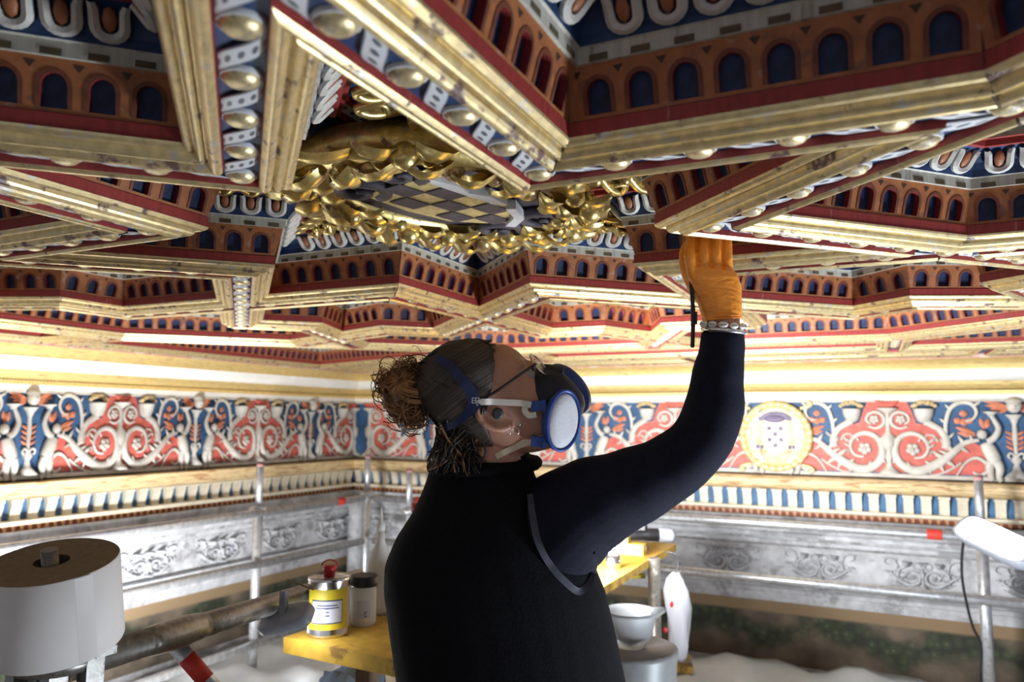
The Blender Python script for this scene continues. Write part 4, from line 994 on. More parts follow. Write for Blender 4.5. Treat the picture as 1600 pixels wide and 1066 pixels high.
# ================================================================ the worker
plain('fleece', (.0050, .0054, .0075), .95, var=.35, scale=220, spec=.15, bump=.5)
plain('navy_knit', (.0070, .0085, .020), .85, var=.25, scale=150, spec=.2, bump=.2)
plain('trim_grey', (.055, .058, .085), .7, var=.2, scale=60)
plain('trouser', (.02, .022, .03), .9)
plain('shoe_leather', (.03, .025, .02), .6)
def skinmat():
    m, t, b = newmat('skin')
    tc = N(t, 'ShaderNodeTexCoord'); n = N(t, 'ShaderNodeTexNoise', inp={'Scale': 26.0, 'Detail': 5.0}); t.links.new(tc.outputs['Object'], n.inputs['Vector'])
    r = ramp(t, [(.3, (.46, .22, .145)), (.7, (.56, .30, .21))]); t.links.new(n.outputs[0], r.inputs[0]); t.links.new(r.outputs[0], b.inputs['Base Color'])
    b.inputs['Roughness'].default_value = .5; b.inputs['Subsurface Weight'].default_value = .12; b.inputs['Subsurface Radius'].default_value = (.01, .004, .002)
skinmat()
def hairmat(name, a, b_, sc):
    m, t, b = newmat(name)
    tc = N(t, 'ShaderNodeTexCoord'); n = N(t, 'ShaderNodeTexNoise', inp={'Scale': sc, 'Detail': 4.0}); t.links.new(tc.outputs['Object'], n.inputs['Vector'])
    r = ramp(t, [(.35, a), (.65, b_)]); t.links.new(n.outputs[0], r.inputs[0]); t.links.new(r.outputs[0], b.inputs['Base Color']); b.inputs['Roughness'].default_value = .42
hairmat('hair_dark', (.020, .014, .011), (.065, .045, .034), 70)
hairmat('hair_auburn', (.13, .055, .020), (.46, .23, .09), 60)
def shellmat():
    m, t, b = newmat('hair_shell')
    tc = N(t, 'ShaderNodeTexCoord'); mp = N(t, 'ShaderNodeMapping'); mp.inputs['Scale'].default_value = (2.5, 75, 1); t.links.new(tc.outputs['UV'], mp.inputs[0])
    n = N(t, 'ShaderNodeTexNoise', inp={'Scale': 1.0, 'Detail': 5.0, 'Roughness': .7, 'Distortion': .6}); t.links.new(mp.outputs[0], n.inputs['Vector'])
    r = ramp(t, [(.3, (.014, .010, .008)), (.5, (.05, .035, .026)), (.75, (.14, .10, .075))]); t.links.new(n.outputs[0], r.inputs[0]); t.links.new(r.outputs[0], b.inputs['Base Color']); b.inputs['Roughness'].default_value = .5
    bp = N(t, 'ShaderNodeBump', inp={'Strength': .9, 'Distance': .003}); t.links.new(n.outputs[0], bp.inputs['Height']); t.links.new(bp.outputs[0], b.inputs['Normal'])
shellmat()
hairmat('hair_mid', (.07, .045, .03), (.16, .11, .075), 70)
plain('eye_white', (.30, .27, .25), .3)
plain('glove_orange', (.90, .31, .030), .33, var=.08, scale=40, spec=.5)
def glovemat():
    b = MATS['glove_orange'].node_tree; bs = b.nodes['Principled BSDF']
    tc = N(b, 'ShaderNodeTexCoord'); w = N(b, 'ShaderNodeTexNoise', inp={'Scale': 38.0, 'Detail': 2.0, 'Distortion': 1.6})
    mp = N(b, 'ShaderNodeMapping'); mp.inputs['Scale'].default_value = (.5, .5, 1.8); mp.inputs['Rotation'].default_value = (0, .5, .4)
    b.links.new(tc.outputs['Object'], mp.inputs[0]); b.links.new(mp.outputs[0], w.inputs['Vector'])
    bp = N(b, 'ShaderNodeBump', inp={'Strength': .55, 'Distance': .006}); b.links.new(w.outputs[0], bp.inputs['Height']); b.links.new(bp.outputs[0], bs.inputs['Normal'])
glovemat()
plain('mask_navy', (.012, .022, .085), .42, var=.2)
plain('mask_dark', (.010, .013, .030), .5, var=.2)
plain('mask_blue', (.02, .06, .28), .35, var=.15)
plain('filter_white', (.62, .64, .68), .9, var=.06, scale=200, bump=.3)
plain('elastic_white', (.74, .72, .66), .8, var=.06, scale=80)
plain('elastic_cream', (.66, .58, .44), .8, var=.08, scale=80)
plain('silver', (.75, .75, .76), .25, metal=1, var=.05)
plain('plug_grey', (.05, .055, .06), .5)
plain('shell_white', (.78, .75, .72), .3, var=.1, scale=200)
def glassmat(name, col, rough=.05, alpha=.25):
    m, t, b = newmat(name); b.inputs['Base Color'].default_value = (*col, 1); b.inputs['Roughness'].default_value = rough
    b.inputs['Transmission Weight'].default_value = 1; b.inputs['IOR'].default_value = 1.05; b.inputs['Alpha'].default_value = alpha; return m
glassmat('lens_glass', (.92, .93, .97), .03, .35)

def remeshed(mb, voxel, smooth=6, name='tmp', fac=.5):
    me = mb.mesh(name); bm = bmesh.new(); bm.from_mesh(me); bmesh.ops.remove_doubles(bm, verts=bm.verts, dist=1e-6); bmesh.ops.recalc_face_normals(bm, faces=bm.faces); bm.to_mesh(me); bm.free()
    o = bpy.data.objects.new('tmp', me); COL.objects.link(o)
    r = o.modifiers.new('r', 'REMESH'); r.mode = 'VOXEL'; r.voxel_size = voxel; r.use_smooth_shade = True
    s = o.modifiers.new('s', 'SMOOTH'); s.factor = fac; s.iterations = smooth
    dg = bpy.context.evaluated_depsgraph_get(); ev = o.evaluated_get(dg)
    out = bpy.data.meshes.new_from_object(ev); out.name = name
    bpy.data.objects.remove(o); bpy.data.meshes.remove(me)
    for p in out.polygons: p.use_smooth = True
    out.materials.clear(); return out
def body_obj(name, me, mat, parent, loc):
    me.transform(Matrix.Translation(-Vector(loc))); me.materials.append(MATS[mat])
    return inst(name, me, parent, Matrix.Translation(Vector(loc)))
def ring(c, A, B, n=28, e=1.0):
    out = []
    for k in range(n):
        a = 2*PI*k/n; ca, sa = math.cos(a), math.sin(a)
        out.append(Vector(c)+A*(math.copysign(abs(ca)**e, ca))+B*(math.copysign(abs(sa)**e, sa)))
    return out
def loft(m, rings, mat='skin'): m.grid(rings, mat, closed=True, capa=True, capb=True)
def limb(m, pts, mat='skin', n=20, flat=1.0, up=None):
    """pts: (u, v, depth, radius)"""
    P = bez([px(u, v, d) for u, v, d, r in pts], 8); R = [r for *_, r in pts]; k = len(P); out = []
    for i in range(k):
        t = i/(k-1)*(len(R)-1); a = min(int(t), len(R)-2); f = t-a; f = f*f*(3-2*f); out.append(R[a]+(R[a+1]-R[a])*f)
    m.tube(P, out, mat, n=n, flat=flat, up=up)
def torso_rows(grow=0.0):
    rows = []
    T = [(1120, 630, 990, 1.385, .130), (1066, 621, 978, 1.385, .132), (980, 609, 960, 1.385, .134), (920, 601, 945, 1.385, .134), (880, 602, 928, 1.385, .132), (840, 619, 898, 1.385, .126), (800, 645, 872, 1.385, .112), (770, 659, 852, 1.385, .098), (748, 667, 838, 1.38, .086), (728, 673, 832, 1.375, .078)]
    for v, a, b, d, th in T:
        A = (px(b, v, d)-px(a, v, d))*.5; rows.append(ring(px((a+b)/2, v, d), A*(1+grow), fw*(th*(1+grow)), 32, .88))
    return rows
FEET = px(800, 655, 1.40); FEET.z = 0.0
body = MB()
hipc = px(795, 1120, 1.385)
# head frame
HP = math.radians(39)
Hf = (rr*math.cos(HP)+uu*math.sin(HP)); Hu = (-rr*math.sin(HP)+uu*math.cos(HP)); Hs = -fw     # forward, up, towards the camera
HC = px(781, 634, 1.335)                                                    # between the ears, a little above
def H(x, y, z): return HC + Hf*x + Hs*y + Hu*z
HEAD = [(-.118, .078, .035, .018), (-.112, .088, .015, .032), (-.098, .093, -.01, .045), (-.075, .094, -.035, .056), (-.05, .095, -.062, .063), (-.025, .094, -.080, .067), (.0, .089, -.091, .070), (.03, .087, -.098, .073), (.055, .086, -.100, .074), (.078, .076, -.096, .069), (.096, .055, -.080, .057), (.108, .030, -.055, .040), (.1145, .0, -.03, .018)]
def head_rows(g=0.0):
    return [ring(H((f+b)/2, 0, z+(g if z > 0 else 0)*(z/.11)), Hf*((f-b)/2+g), Hs*(w+g), 28, .92) for z, f, b, w in HEAD]
loft(body, head_rows())
body.tube([H(.086, 0, .028), H(.096, 0, .006), H(.102, 0, -.016), H(.094, 0, -.026)], [.007, .009, .011, .010], 'skin', 10)      # nose
body.tube([H(.090, y, -.058) for y in (-.02, -.01, 0, .01, .02)], [.004, .007, .008, .007, .004], 'skin', 8)                        # lips
for s in (-1, 1): body.ball(H(.074, s*.034, .036), (.010, .022, .009), 'skin', 10, 6, frame((0, 0, 0), Hf, Hs, Hu).to_3x3())      # brow ridge
body.tube([H(-.03, 0, -.05), px(762, 712, 1.345), px(752, 760, 1.37), px(770, 800, 1.385)], [.052, .052, .058, .07], 'skin', 18)       # neck
# ear (towards the camera)
er = [H(-.004, .069, .026), H(-.022, .076, .030), H(-.034, .079, .014), H(-.033, .078, -.008), H(-.022, .074, -.026), H(-.008, .068, -.034)]
body.tube(bez(er, 5), .0062, 'skin', 8); body.ball(H(-.016, .068, .0), (.016, .006, .026), 'skin', 10, 8, frame((0, 0, 0), Hf, Hs, Hu).to_3x3()); body.ball(H(-.006, .068, -.034), .0075, 'skin', 8, 6)
er2 = [H(-.004, -.069, .026), H(-.026, -.077, .026), H(-.033, -.078, -.004), H(-.008, -.068, -.034)]; body.tube(bez(er2, 5), .0065, 'skin', 8)
# trunk, arms, legs under the clothes
loft(body, torso_rows(-.06))
ARM = [(862, 815, 1.375, .070), (915, 795, 1.365, .070), (985, 757, 1.355, .062), (1050, 725, 1.35, .053), (1098, 680, 1.345, .046), (1122, 620, 1.34, .042), (1128, 565, 1.335, .035), (1130, 515, 1.33, .029), (1130, 480, 1.33, .027)]
limb(body, ARM)
ARML = [(705, 830, 1.42, .055), (700, 890, 1.50, .048), (715, 950, 1.56, .044), (760, 970, 1.66, .036), (830, 975, 1.74, .028), (860, 972, 1.78, .030)]
limb(body, ARML)
for k, sx in enumerate((-1, 1)):
    h = px(795+sx*78, 1120, 1.385); an = Vector((h.x, h.y, .09)); kn = (h+an)/2+Vector((fw.x, fw.y, 0))*.02; kn.z = .50
    body.tube(bez([h+UPV*.10, h-UPV*.15, kn, (kn+an)/2-fw*.01, an], 6), [.088]*7+[.080]*4+[.062]*4+[.055]*4+[.052]*3+[.042]*3, 'skin', 16)
    body.tube([an-UPV*.0+Vector((-fw.x, -fw.y, 0))*.04-UPV*.05, an+Vector((fw.x, fw.y, 0))*.06-UPV*.05, an+Vector((fw.x, fw.y, 0))*.16-UPV*.062], [.036, .034, .022], 'skin', 12)
person = body_obj('person', remeshed(body, .0045, 5, 'person'), 'skin', None, FEET)
tag(person, 'person in black vest with respirator mask and orange glove reaching up to the gilded beams', 'person')

# clothes ------------------------------------------------------------
m = MB(); rows = torso_rows(0.0)
for v, a, b, d, th in ((712, 683, 832, 1.365, .070), (706, 688, 826, 1.362, .068)):
    rows.append(ring(px((a+b)/2, v, d), (px(b, v, d)-px(a, v, d))*.5, fw*th, 32, .9))
loft(m, rows, 'fleece')
vest = body_obj('fleece_vest', remeshed(m, .006, 8, 'fleece_vest'), 'fleece', person, px(790, 1066, 1.385))
m = MB()
limb(m, [(868, 838, 1.37, .090), (885, 815, 1.35, .094), (925, 788, 1.345, .084), (985, 762, 1.345, .070), (1045, 732, 1.345, .060), (1092, 692, 1.342, .0545), (1115, 640, 1.34, .0525), (1121, 590, 1.335, .0455), (1128, 548, 1.333, .0395), (1129, 517, 1.33, .0370)], 'navy_knit', 24)
m.ball(px(1128, 694, 1.345), (.022, .022, .022), 'navy_knit', 10, 8)
sleeve = body_obj('sleeve', remeshed(m, .005, 8, 'sleeve'), 'navy_knit', person, px(870, 820, 1.37))
m = MB(); limb(m, [(u, v, d, r+.010) for u, v, d, r in ARML[:-1]], 'navy_knit', 16); sl2 = body_obj('sleeve', remeshed(m, .006, 5, 'sleeve_b'), 'navy_knit', person, px(672, 812, 1.42))
m = MB()
for sx in (-1, 1):
    h = px(795+sx*78, 1120, 1.385); an = Vector((h.x, h.y, .09)); kn = (h+an)/2+Vector((fw.x, fw.y, 0))*.02; kn.z = .50
    m.tube(bez([h+UPV*.06, h-UPV*.15, kn, (kn+an)/2-fw*.01, an-UPV*.03], 6), [.112]*7+[.10]*4+[.082]*4+[.075]*4+[.070]*3+[.066]*3, 'trouser', 18)
m.ball(hipc-UPV*.02, (.17, .14, .13), 'trouser', 16, 10)
body_obj('trousers', remeshed(m, .009, 6, 'trousers'), 'trouser', person, hipc)
for sx in (-1, 1):
    h = px(795+sx*78, 1120, 1.385); f2 = Vector((fw.x, fw.y, 0)).normalized(); b0_ = Vector((h.x, h.y, 0)); m = MB()
    rows = []
    for t, w, hh in ((-.085, .026, .05), (-.07, .036, .075), (0, .038, .085), (.07, .044, .062), (.13, .046, .048), (.175, .036, .036), (.19, .02, .025)):
        c = b0_+f2*t; sd = Vector((f2.y, -f2.x, 0)); rows.append([c+sd*(w*math.cos(a))+UPV*(max(0.0, hh*.5+hh*.5*math.sin(a)*1.0)) for a in (2*PI*k/16 for k in range(16))])
    m.grid(rows, 'shoe_leather', closed=True, capa=True, capb=True); m.build('shoe', person, b0_)
# grey piping round the armhole, laid on the cloth
from mathutils.bvhtree import BVHTree
def bvh(*objs):
    vs, fs = [], []
    for o in objs:
        i = len(vs); M = WM[o.name]; vs += [M @ v.co for v in o.data.vertices]; fs += [tuple(i+k for k in p.vertices) for p in o.data.polygons]
    return BVHTree.FromPolygons(vs, fs)
BV = bvh(vest, sleeve)
def onto(bv, u, v, lift=.002):
    d = ray(u, v); h = bv.ray_cast(CAM, d)
    return (h[0]-d*lift) if h[0] is not None else px(u, v, 1.35)
def strap_on(bv, pts, w, mat, name, parent, lift=.0025, th=.002, n=8):
    """band laid along photo positions on a surface; w in metres"""
    P2 = bez([(u, v, 0) for u, v in pts], n); P = [onto(bv, p.x, p.y, lift) for p in P2]
    for _ in range(2): P = [P[0]]+[(P[i-1]+P[i]*2+P[i+1])/4 for i in range(1, len(P)-1)]+[P[-1]]
    m = MB(); rows = []
    for i, p in enumerate(P):
        t = (P[min(i+1, len(P)-1)]-P[max(i-1, 0)]).normalized(); d = (p-CAM).normalized(); s = t.cross(d).normalized()
        ww = w[min(i*len(w)//len(P), len(w)-1)] if hasattr(w, '__len__') else w
        rows.append([p-s*ww/2, p-s*ww/2-d*th, p+s*ww/2-d*th, p+s*ww/2])
    m.grid(rows, mat, closed=True, smooth=False, capa=True, capb=True); return m.build(name, parent, P[0])
strap_on(BV, [(829, 772), (833, 812), (842, 850), (862, 886), (884, 910), (905, 925), (920, 912), (927, 890), (930, 866)], .012, 'trim_grey', 'armhole_piping', person)
# collar roll
m = MB(); P = [px(757+80*math.cos(a), 727+7*math.sin(a)-4*math.cos(a), 1.366-.072*math.sin(a)) for a in (2*PI*k/28 for k in range(29))]
m.tube(P, .0125, 'fleece', 10, caps=False); m.build('collar', person, P[0])

# hair -----------------------------------------------------------------
BUN = px(628, 618, 1.335)
def hair_shell(g0):
    m = MB(); rows = []
    for z, f, b, w in HEAD[3:]:
        g = g0+.005*max(0, z/.11)
        # hairline: how far forward the hair reaches at this height
        fr_ = {-.075: -.060, -.05: -.052, -.025: -.042, .0: -.034, .03: .014, .055: .042, .078: .056, .096: .046, .108: .026, .1145: .004}[z]
        row = []; c = (f+b)/2; hx = (f-b)/2
        for k in range(41):
            x = -1+2*k/40        # from one hairline round the back to the other
            cmax = math.acos(max(-1, min(1, (fr_-c)/(hx+g)))); a = PI - (PI-cmax)*x*-1 if False else PI+(PI-cmax)*x
            row.append(H(c+(hx+g)*math.cos(a), (w+g)*math.sin(a)*-1, z+g*.8*max(0, z/.10)+.021*max(0, z/.11)*max(0, min(1, (.06-(c+hx*math.cos(a)))/.08))))
        rows.append(row)
    m.grid(rows, 'hair_shell'); return m
hs = hair_shell(.008).build('hair', person, HC)
md = hs.modifiers.new('thick', 'SOLIDIFY'); md.thickness = .008; md.offset = -1
random.seed(3)
m = MB()
def skull(x, z, y, g):           # point on the skull at a given forward / up position on the near side
    for i in range(len(HEAD)-1):
        if HEAD[i][0] <= z <= HEAD[i+1][0]:
            t = (z-HEAD[i][0])/(HEAD[i+1][0]-HEAD[i][0]); f, b, w = (HEAD[i][k]+(HEAD[i+1][k]-HEAD[i][k])*t for k in (1, 2, 3)); break
    else: f, b, w = HEAD[-1][1:]
    c, hx = (f+b)/2, (f-b)/2; q = max(-1, min(1, (x-c)/(hx+g))); return H(c+(hx+g)*q, y*(w+g)*math.sqrt(max(0, 1-q*q*.98)), z)
Bx, Bz = (BUN-HC).dot(Hf), (BUN-HC).dot(Hu)
for k in range(620):             # strands combed back to the bun
    t = random.random(); z0 = -.03+.142*t
    fr_ = -.012+.080*min(1, max(0, (z0-.005)/.075)) if z0 > .012 else -.032
    x0 = fr_-random.uniform(.004, .022)-random.random()**2*.10*(k % 3 > 0); sd = 1 if random.random() < .85 else -1; y0 = random.uniform(.35, 1)*sd
    P = []; gg = random.uniform(.0095, .0135); w1 = random.uniform(-.006, .006)
    for q in range(11):
        s = q/10; x = x0+(Bx*.80-x0)*s; z = z0+(Bz*.9+.02-z0)*s**1.3+.014*math.sin(PI*s)*(1 if z0 > .02 else -.4)+w1*math.sin(PI*s); yy = y0*(1-.75*s*s)
        z = min(max(z, -.09), .110); rt_ = .25+.75*min(1, s*4); P.append(skull(max(x, -.104), z, yy, gg*rt_+.006*max(0, z/.11))+Hu*(.012*rt_+.021*max(0, min(1, (.05-x)/.08)))*max(0, z/.10))
    m.tube(P, [.0009+.0009*math.sin(PI*min(1, q/10+.1)) for q in range(11)], 'hair_dark' if k % 5 else 'hair_mid', 4, caps=False)
tag(m.build('combed_strands', hs, HC), kind='stuff')
m = MB()                         # messy bun
LOBES = [px(612, 602, 1.33), px(648, 646, 1.32), px(640, 585, 1.34), px(625, 630, 1.33)]
for k in range(640):
    c = LOBES[k % 4]+rr*random.gauss(0, .008)+uu*random.gauss(0, .010)+fw*random.gauss(0, .010)
    n1 = Vector((random.gauss(0, 1), random.gauss(0, 1), random.gauss(0, 1))).normalized(); n2 = n1.orthogonal().normalized(); n3 = n1.cross(n2)
    r = random.uniform(.008, .021); a0 = random.uniform(0, 6.28); tw = random.uniform(2.2, 5.0)
    P = [c+(n2*math.cos(a0+tw*q/9)+n3*math.sin(a0+tw*q/9))*r*(1+.2*q/9)+n1*(.012*q/9) for q in range(10)]
    m.tube(P, random.uniform(.0006, .0014), 'hair_auburn', 3, caps=False)
for k in range(60):              # locks gathered into the bun
    a = random.uniform(0, 6.28); P0 = BUN+rr*(.050+random.uniform(-.01, .01))+uu*(.026*math.sin(a)-.004)-fw*.03*math.cos(a)
    P = bez([P0, BUN+rr*.015+uu*.036*math.sin(a)-fw*.036*math.cos(a), BUN-rr*.022+uu*.03*math.sin(a+.8)-fw*.03*math.cos(a+.8), BUN-rr*.030+uu*.02*math.sin(a+2)-fw*.02*math.cos(a+2)], 5)
    m.tube(P, .0022, 'hair_auburn', 5, caps=False)
bun = m.build('hair_bun', person, BUN); tag(bun, 'messy auburn bun')
m = MB(); m.ball(BUN, (.032, .034, .050), 'hair_auburn', 16, 12, frame((0, 0, 0), rr, fw, uu).to_3x3()); m.build('bun_core', bun, BUN)
m = MB()                         # flyaway curls at the bun and nape
for k in range(46):
    c = BUN+uu*random.uniform(.03, .05)+rr*random.uniform(-.03, .035)+fw*random.uniform(-.02, .02); d = (uu*random.uniform(.4, 1)+rr*random.uniform(-.9, .6)+fw*random.uniform(-.4, .4)).normalized(); sdw = d.orthogonal()
    L = random.uniform(.012, .034); P = [c-d*.02+d*(L+.02)*s+sdw*.006*math.sin(s*random.uniform(3, 6)) for s in (0, .2, .4, .6, .8, 1)]
    m.tube(P, .0004, 'hair_auburn', 3, caps=False)
tag(m.build('flyaway_curls', bun, BUN), kind='stuff')
m = MB(); nap = px(705, 692, 1.325)
for k in range(300):
    st = px(random.uniform(684, 756), random.uniform(655, 692), 1.275+random.uniform(0, .08)); en = px(random.uniform(668, 758), random.uniform(704, 742), 1.268+random.uniform(0, .09)); d = en-st; s1 = d.orthogonal().normalized(); ph = random.uniform(0, 6)
    P = [st+d*(q/9)+(s1*math.sin(q*.9+ph)+fw*math.cos(q*.9+ph))*.006*(q/9) for q in range(10)]
    m.tube(P, [.0022*(1-.06*q) for q in range(10)], 'hair_dark' if k % 6 else 'hair_auburn', 4, caps=False)
nc = m.build('nape_curls', person, nap); m = MB(); m.ball(px(718, 690, 1.345), (.034, .040, .036), 'hair_dark', 16, 10); m.build('nape_core', nc, nap)

# eye, glasses, ear plug, ear rings
for s in (-1, 1):
    m = MB(); m.ball(H(.0745, s*.032, .012), .0115, 'eye_white', 12, 8); e_ = m.build('eye', person, H(.0745, s*.032, .012))
    m = MB(); m.ball(H(.0845, s*.033, .013), (.003, .006, .006), 'black_plastic', 8, 6); m.build('iris', e_, H(.0845, s*.033, .013))
gl = MB()
lr = []
for s in (1, -1):
    c = H(.099, s*.034, .014); P = [c+Hs*(s*.026*math.cos(a))*1.0+Hf*(-.006*math.cos(a)*1.0)+Hu*(.021*math.sin(a)) for a in (2*PI*k/20 for k in range(21))]
    gl.tube(P, .0016, 'silver', 6, caps=False); lr.append(P)
gl.tube([H(.102, .010, .018), H(.105, 0, .021), H(.102, -.010, .018)], .0016, 'silver', 6)
g_o = gl.build('eyeglasses', person, H(.1, 0, .02)); tag(g_o, 'thin clear rimmed eyeglasses')
for P in lr:
    m = MB(); m.poly(P[:-1], 'lens_glass'); o = m.build('lens', g_o, P[0]); md = o.modifiers.new('t', 'SOLIDIFY'); md.thickness = .0012
for s in (1, -1):
    m = MB(); P = [H(.094, s*.060, .020), H(.078, s*.070, .022), H(.03, s*.0775, .025), H(-.006, s*.079, .027), H(-.028, s*.078, .012)]
    m.tube(bez(P, 4), .0022, 'black_plastic', 6, flat=1.4); m.build('temple', g_o, P[0])
m = MB(); m.ball(H(-.006, .076, -.004), (.010, .010, .010), 'plug_grey', 12, 8); m.lathe([(.0085, 0), (.0085, .007), (.006, .010)], 'plug_grey', H(-.006, .076, -.004), 12, Hs); m.build('ear_plug', person, H(-.006, .07, -.004))
for dx, dz, r in ((-.002, -.046, .006), (.010, -.040, .0025), (-.012, -.040, .003)):
    m = MB(); c = H(dx, .071, dz); P = [c+(Hf*math.cos(a)+Hu*math.sin(a))*r for a in (2*PI*k/14 for k in range(15))]; m.tube(P, .0007, 'silver', 5, caps=False); m.build('earring', person, c)

# respirator ---------------------------------------------------------------
BH = bvh(person)
def Q(u, v, d): return px(u, v, d)
mk = MB()
# rubber face piece: rings from the face outwards
def mring(c, A, B): return ring(c, A, B, 24, .85)
loft(mk, [mring(H(.058, 0, -.052), Hu*.062, Hs*.058), mring(H(.082, 0, -.050), Hu*.062, Hs*.056), mring(H(.102, 0, -.050), Hu*.054, Hs*.048), mring(H(.118, 0, -.054), Hu*.040, Hs*.036), mring(H(.126, 0, -.058), Hu*.022, Hs*.020)], 'mask_navy')
mk.tube(bez([px(836, 592, 1.335), px(849, 597, 1.33), px(862, 614, 1.33), px(874, 640, 1.33)], 4), [.014, .016, .018, .020, .022, .024, .026, .028, .030, .031, .032, .032, .032], 'mask_navy', 12)
mk.tube([H(.088, 0, .010), H(.098, 0, -.008), H(.108, 0, -.03)], [.013, .020, .028], 'mask_navy', 12)
mk.tube([px(872, 618, 1.33), px(888, 622, 1.33), px(892, 650, 1.33)], [.010, .014, .012], 'mask_navy', 10)
resp = body_obj('respirator', remeshed(mk, .003, 6, 'respirator'), 'mask_dark', person, H(.1, 0, -.05)); tag(resp, 'navy blue half mask respirator with round white filters')
for s in (1, -1):
    nrm = (Hs*s*.86+Hf*.52-Hu*.05).normalized(); c = H(.110, s*.052, -.060)
    if s == 1: c = px(878, 659, 1.272); nrm = (-fw*.80+rr*.58-uu*.06).normalized()
    e1 = (uu*.985+rr*.10).normalized() if s == 1 else Hu; e1 = (e1-nrm*e1.dot(nrm)).normalized(); e2 = nrm.cross(e1)
    def fr2(h, r): return [c+nrm*h+(e1*math.cos(a)*1.20*(1+.05*math.cos(a-.5))+e2*math.sin(a)*.83)*r for a in (2*PI*k/32 for k in range(32))]
    m = MB(); m.grid([fr2(-.034, .020), fr2(-.020, .034), fr2(-.004, .0435), fr2(.0055, .0445), fr2(.0062, .0410), fr2(.003, .0395)], 'mask_blue', closed=True, capa=True)
    ho = m.build('filter_holder', resp, c)
    m = MB(); m.grid([fr2(.002, .0400), fr2(.0065, .036), fr2(.0085, .022), fr2(.009, .002)], 'filter_white', closed=True, capa=True, capb=True); m.build('filter', ho, c)
BM = bvh(person, hs, resp)
for (u, v, d, tl) in ((841, 634, 1.268, -.15), (842, 690, 1.272, .12)):
    m = MB(); R = frame((0, 0, 0), rr, -fw, uu).to_3x3() @ Matrix.Rotation(tl, 3, 'Y')
    m.box(px(u, v, d), (.026, .014, .017), 'mask_blue', R); m.box(px(u+9, v+1, d-.004), (.006, .010, .022), 'mask_blue', R); m.build('clip', resp, px(u, v, d))
BS = bvh(person, hs)
strap_on(BS, [(744, 629), (765, 628), (790, 629), (812, 630), (830, 633)], .0105, 'elastic_white', 'strap', resp, .014, .0015)
m = MB(); P = [px(822, 632, 1.262), px(820, 642, 1.258), px(827, 649, 1.256), px(838, 648, 1.256)]; m.tube(bez(P, 5), .0055, 'elastic_white', 8, flat=.35, up=tuple(-fw)); m.build('strap_loop', resp, P[0])
strap_on(BS, [(742, 628), (732, 606), (715, 585), (697, 567), (679, 560)], [.020, .018, .017, .015, .013], 'mask_navy', 'head_harness', resp, .014, .002)
strap_on(BS, [(744, 628), (732, 645), (715, 660), (698, 668), (680, 672)], [.020, .015, .013, .012, .011], 'mask_navy', 'head_harness', resp, .014, .002)
m = MB()                         # the harness goes on round the far side of the head
P = bez([px(679, 560, 1.29), px(672, 556, 1.325), px(684, 560, 1.375), px(712, 585, 1.41), px(742, 612, 1.42)], 5); m.tube(P, .007, 'mask_navy', 8, flat=.3); m.build('head_harness', resp, P[0])
m = MB()
for k in range(3): m.box(px(738+k*5.2, 626, 1.236), (.0012, .001, .010), 'elastic_white', frame((0, 0, 0), rr, fw, uu).to_3x3())
for dv in (-4, 0, 4): m.box(px(743, 626+dv, 1.236), (.010, .001, .0008), 'elastic_white', frame((0, 0, 0), rr, fw, uu).to_3x3())
m.build('stitching', resp, px(741, 626, 1.236))
strap_on(bvh(person, vest), [(775, 714), (790, 706), (808, 698), (826, 690)], .010, 'elastic_cream', 'neck_strap', resp, .006, .0015)

# glove, bracelets ---------------------------------------------------------
m = MB(); D = 1.325
def el(u, v, d, wu, th, tilt=0):
    A = (rr*math.cos(tilt)+uu*math.sin(tilt))*(wu*d/FPX/2); return ring(px(u, v, d), A, fw*th, 24, .85)
loft(m, [el(1128, 500, D, 60, .026, .08), el(1127, 488, D, 62, .027, .1), el(1124, 470, D, 68, .026, .05), el(1119, 448, D, 78, .024, -.02), el(1113, 430, D-.003, 80, .021, -.06), el(1111, 421, D-.004, 76, .015, -.08)], 'glove_orange')
def finger(pts, r0_, r1_):
    P = bez([px(*p) for p in pts], 6); k = len(P); m.tube(P, [r0_+(r1_-r0_)*i/(k-1) for i in range(k)], 'glove_orange', 12); m.ball(P[-1], r1_, 'glove_orange', 10, 8); m.ball(P[0], r0_, 'glove_orange', 10, 8)
finger([(1083, 428, D-.006), (1078, 402, D-.010), (1079, 384, D+.004), (1082, 366, D+.020), (1086, 356, D+.036)], .0112, .0096)      # index
finger([(1101, 424, D-.006), (1099, 400, D-.010), (1100, 380, D+.006), (1102, 360, D+.022), (1104, 350, D+.040)], .0106, .0096)
finger([(1119, 420, D-.004), (1118, 400, D-.009), (1119, 380, D+.006), (1120, 362, D+.022), (1121, 352, D+.038)], .0104, .0094)
finger([(1137, 424, D-.000), (1136, 402, D-.004), (1136, 386, D+.008), (1136, 370, D+.022), (1137, 360, D+.034)], .0098, .0086)
finger([(1096, 462, D+.006), (1080, 436, D+.014), (1073, 416, D+.018), (1071, 396, D+.026), (1075, 384, D+.036)], .0150, .0100)      # thumb
glove = body_obj('glove', remeshed(m, .0016, 3, 'glove'), 'glove_orange', person, px(1128, 495, D)); tag(glove, 'orange rubber glove')
m = MB(); c = px(1128, 497, D)
for dv, r in ((0, .0325), (4, .0332)):
    P = [px(1128, 494+dv, D)+(rr*math.cos(a)+uu*(.06*math.cos(a)))*r+fw*math.sin(a)*.028 for a in (2*PI*k/28 for k in range(29))]; m.tube(P, .0016, 'glove_orange', 6, caps=False)
m.build('glove_cuff', glove, c)
br = MB()
P = [px(1131, 517, 1.33)+(rr*math.cos(a)-uu*.10*math.cos(a))*.0365+fw*math.sin(a)*.034 for a in (2*PI*k/30 for k in range(31))]; br.tube(P, .0042, 'silver', 6, caps=False); bro = br.build('bracelet', person, P[0]); tag(bro, 'silver bracelet with white shells')
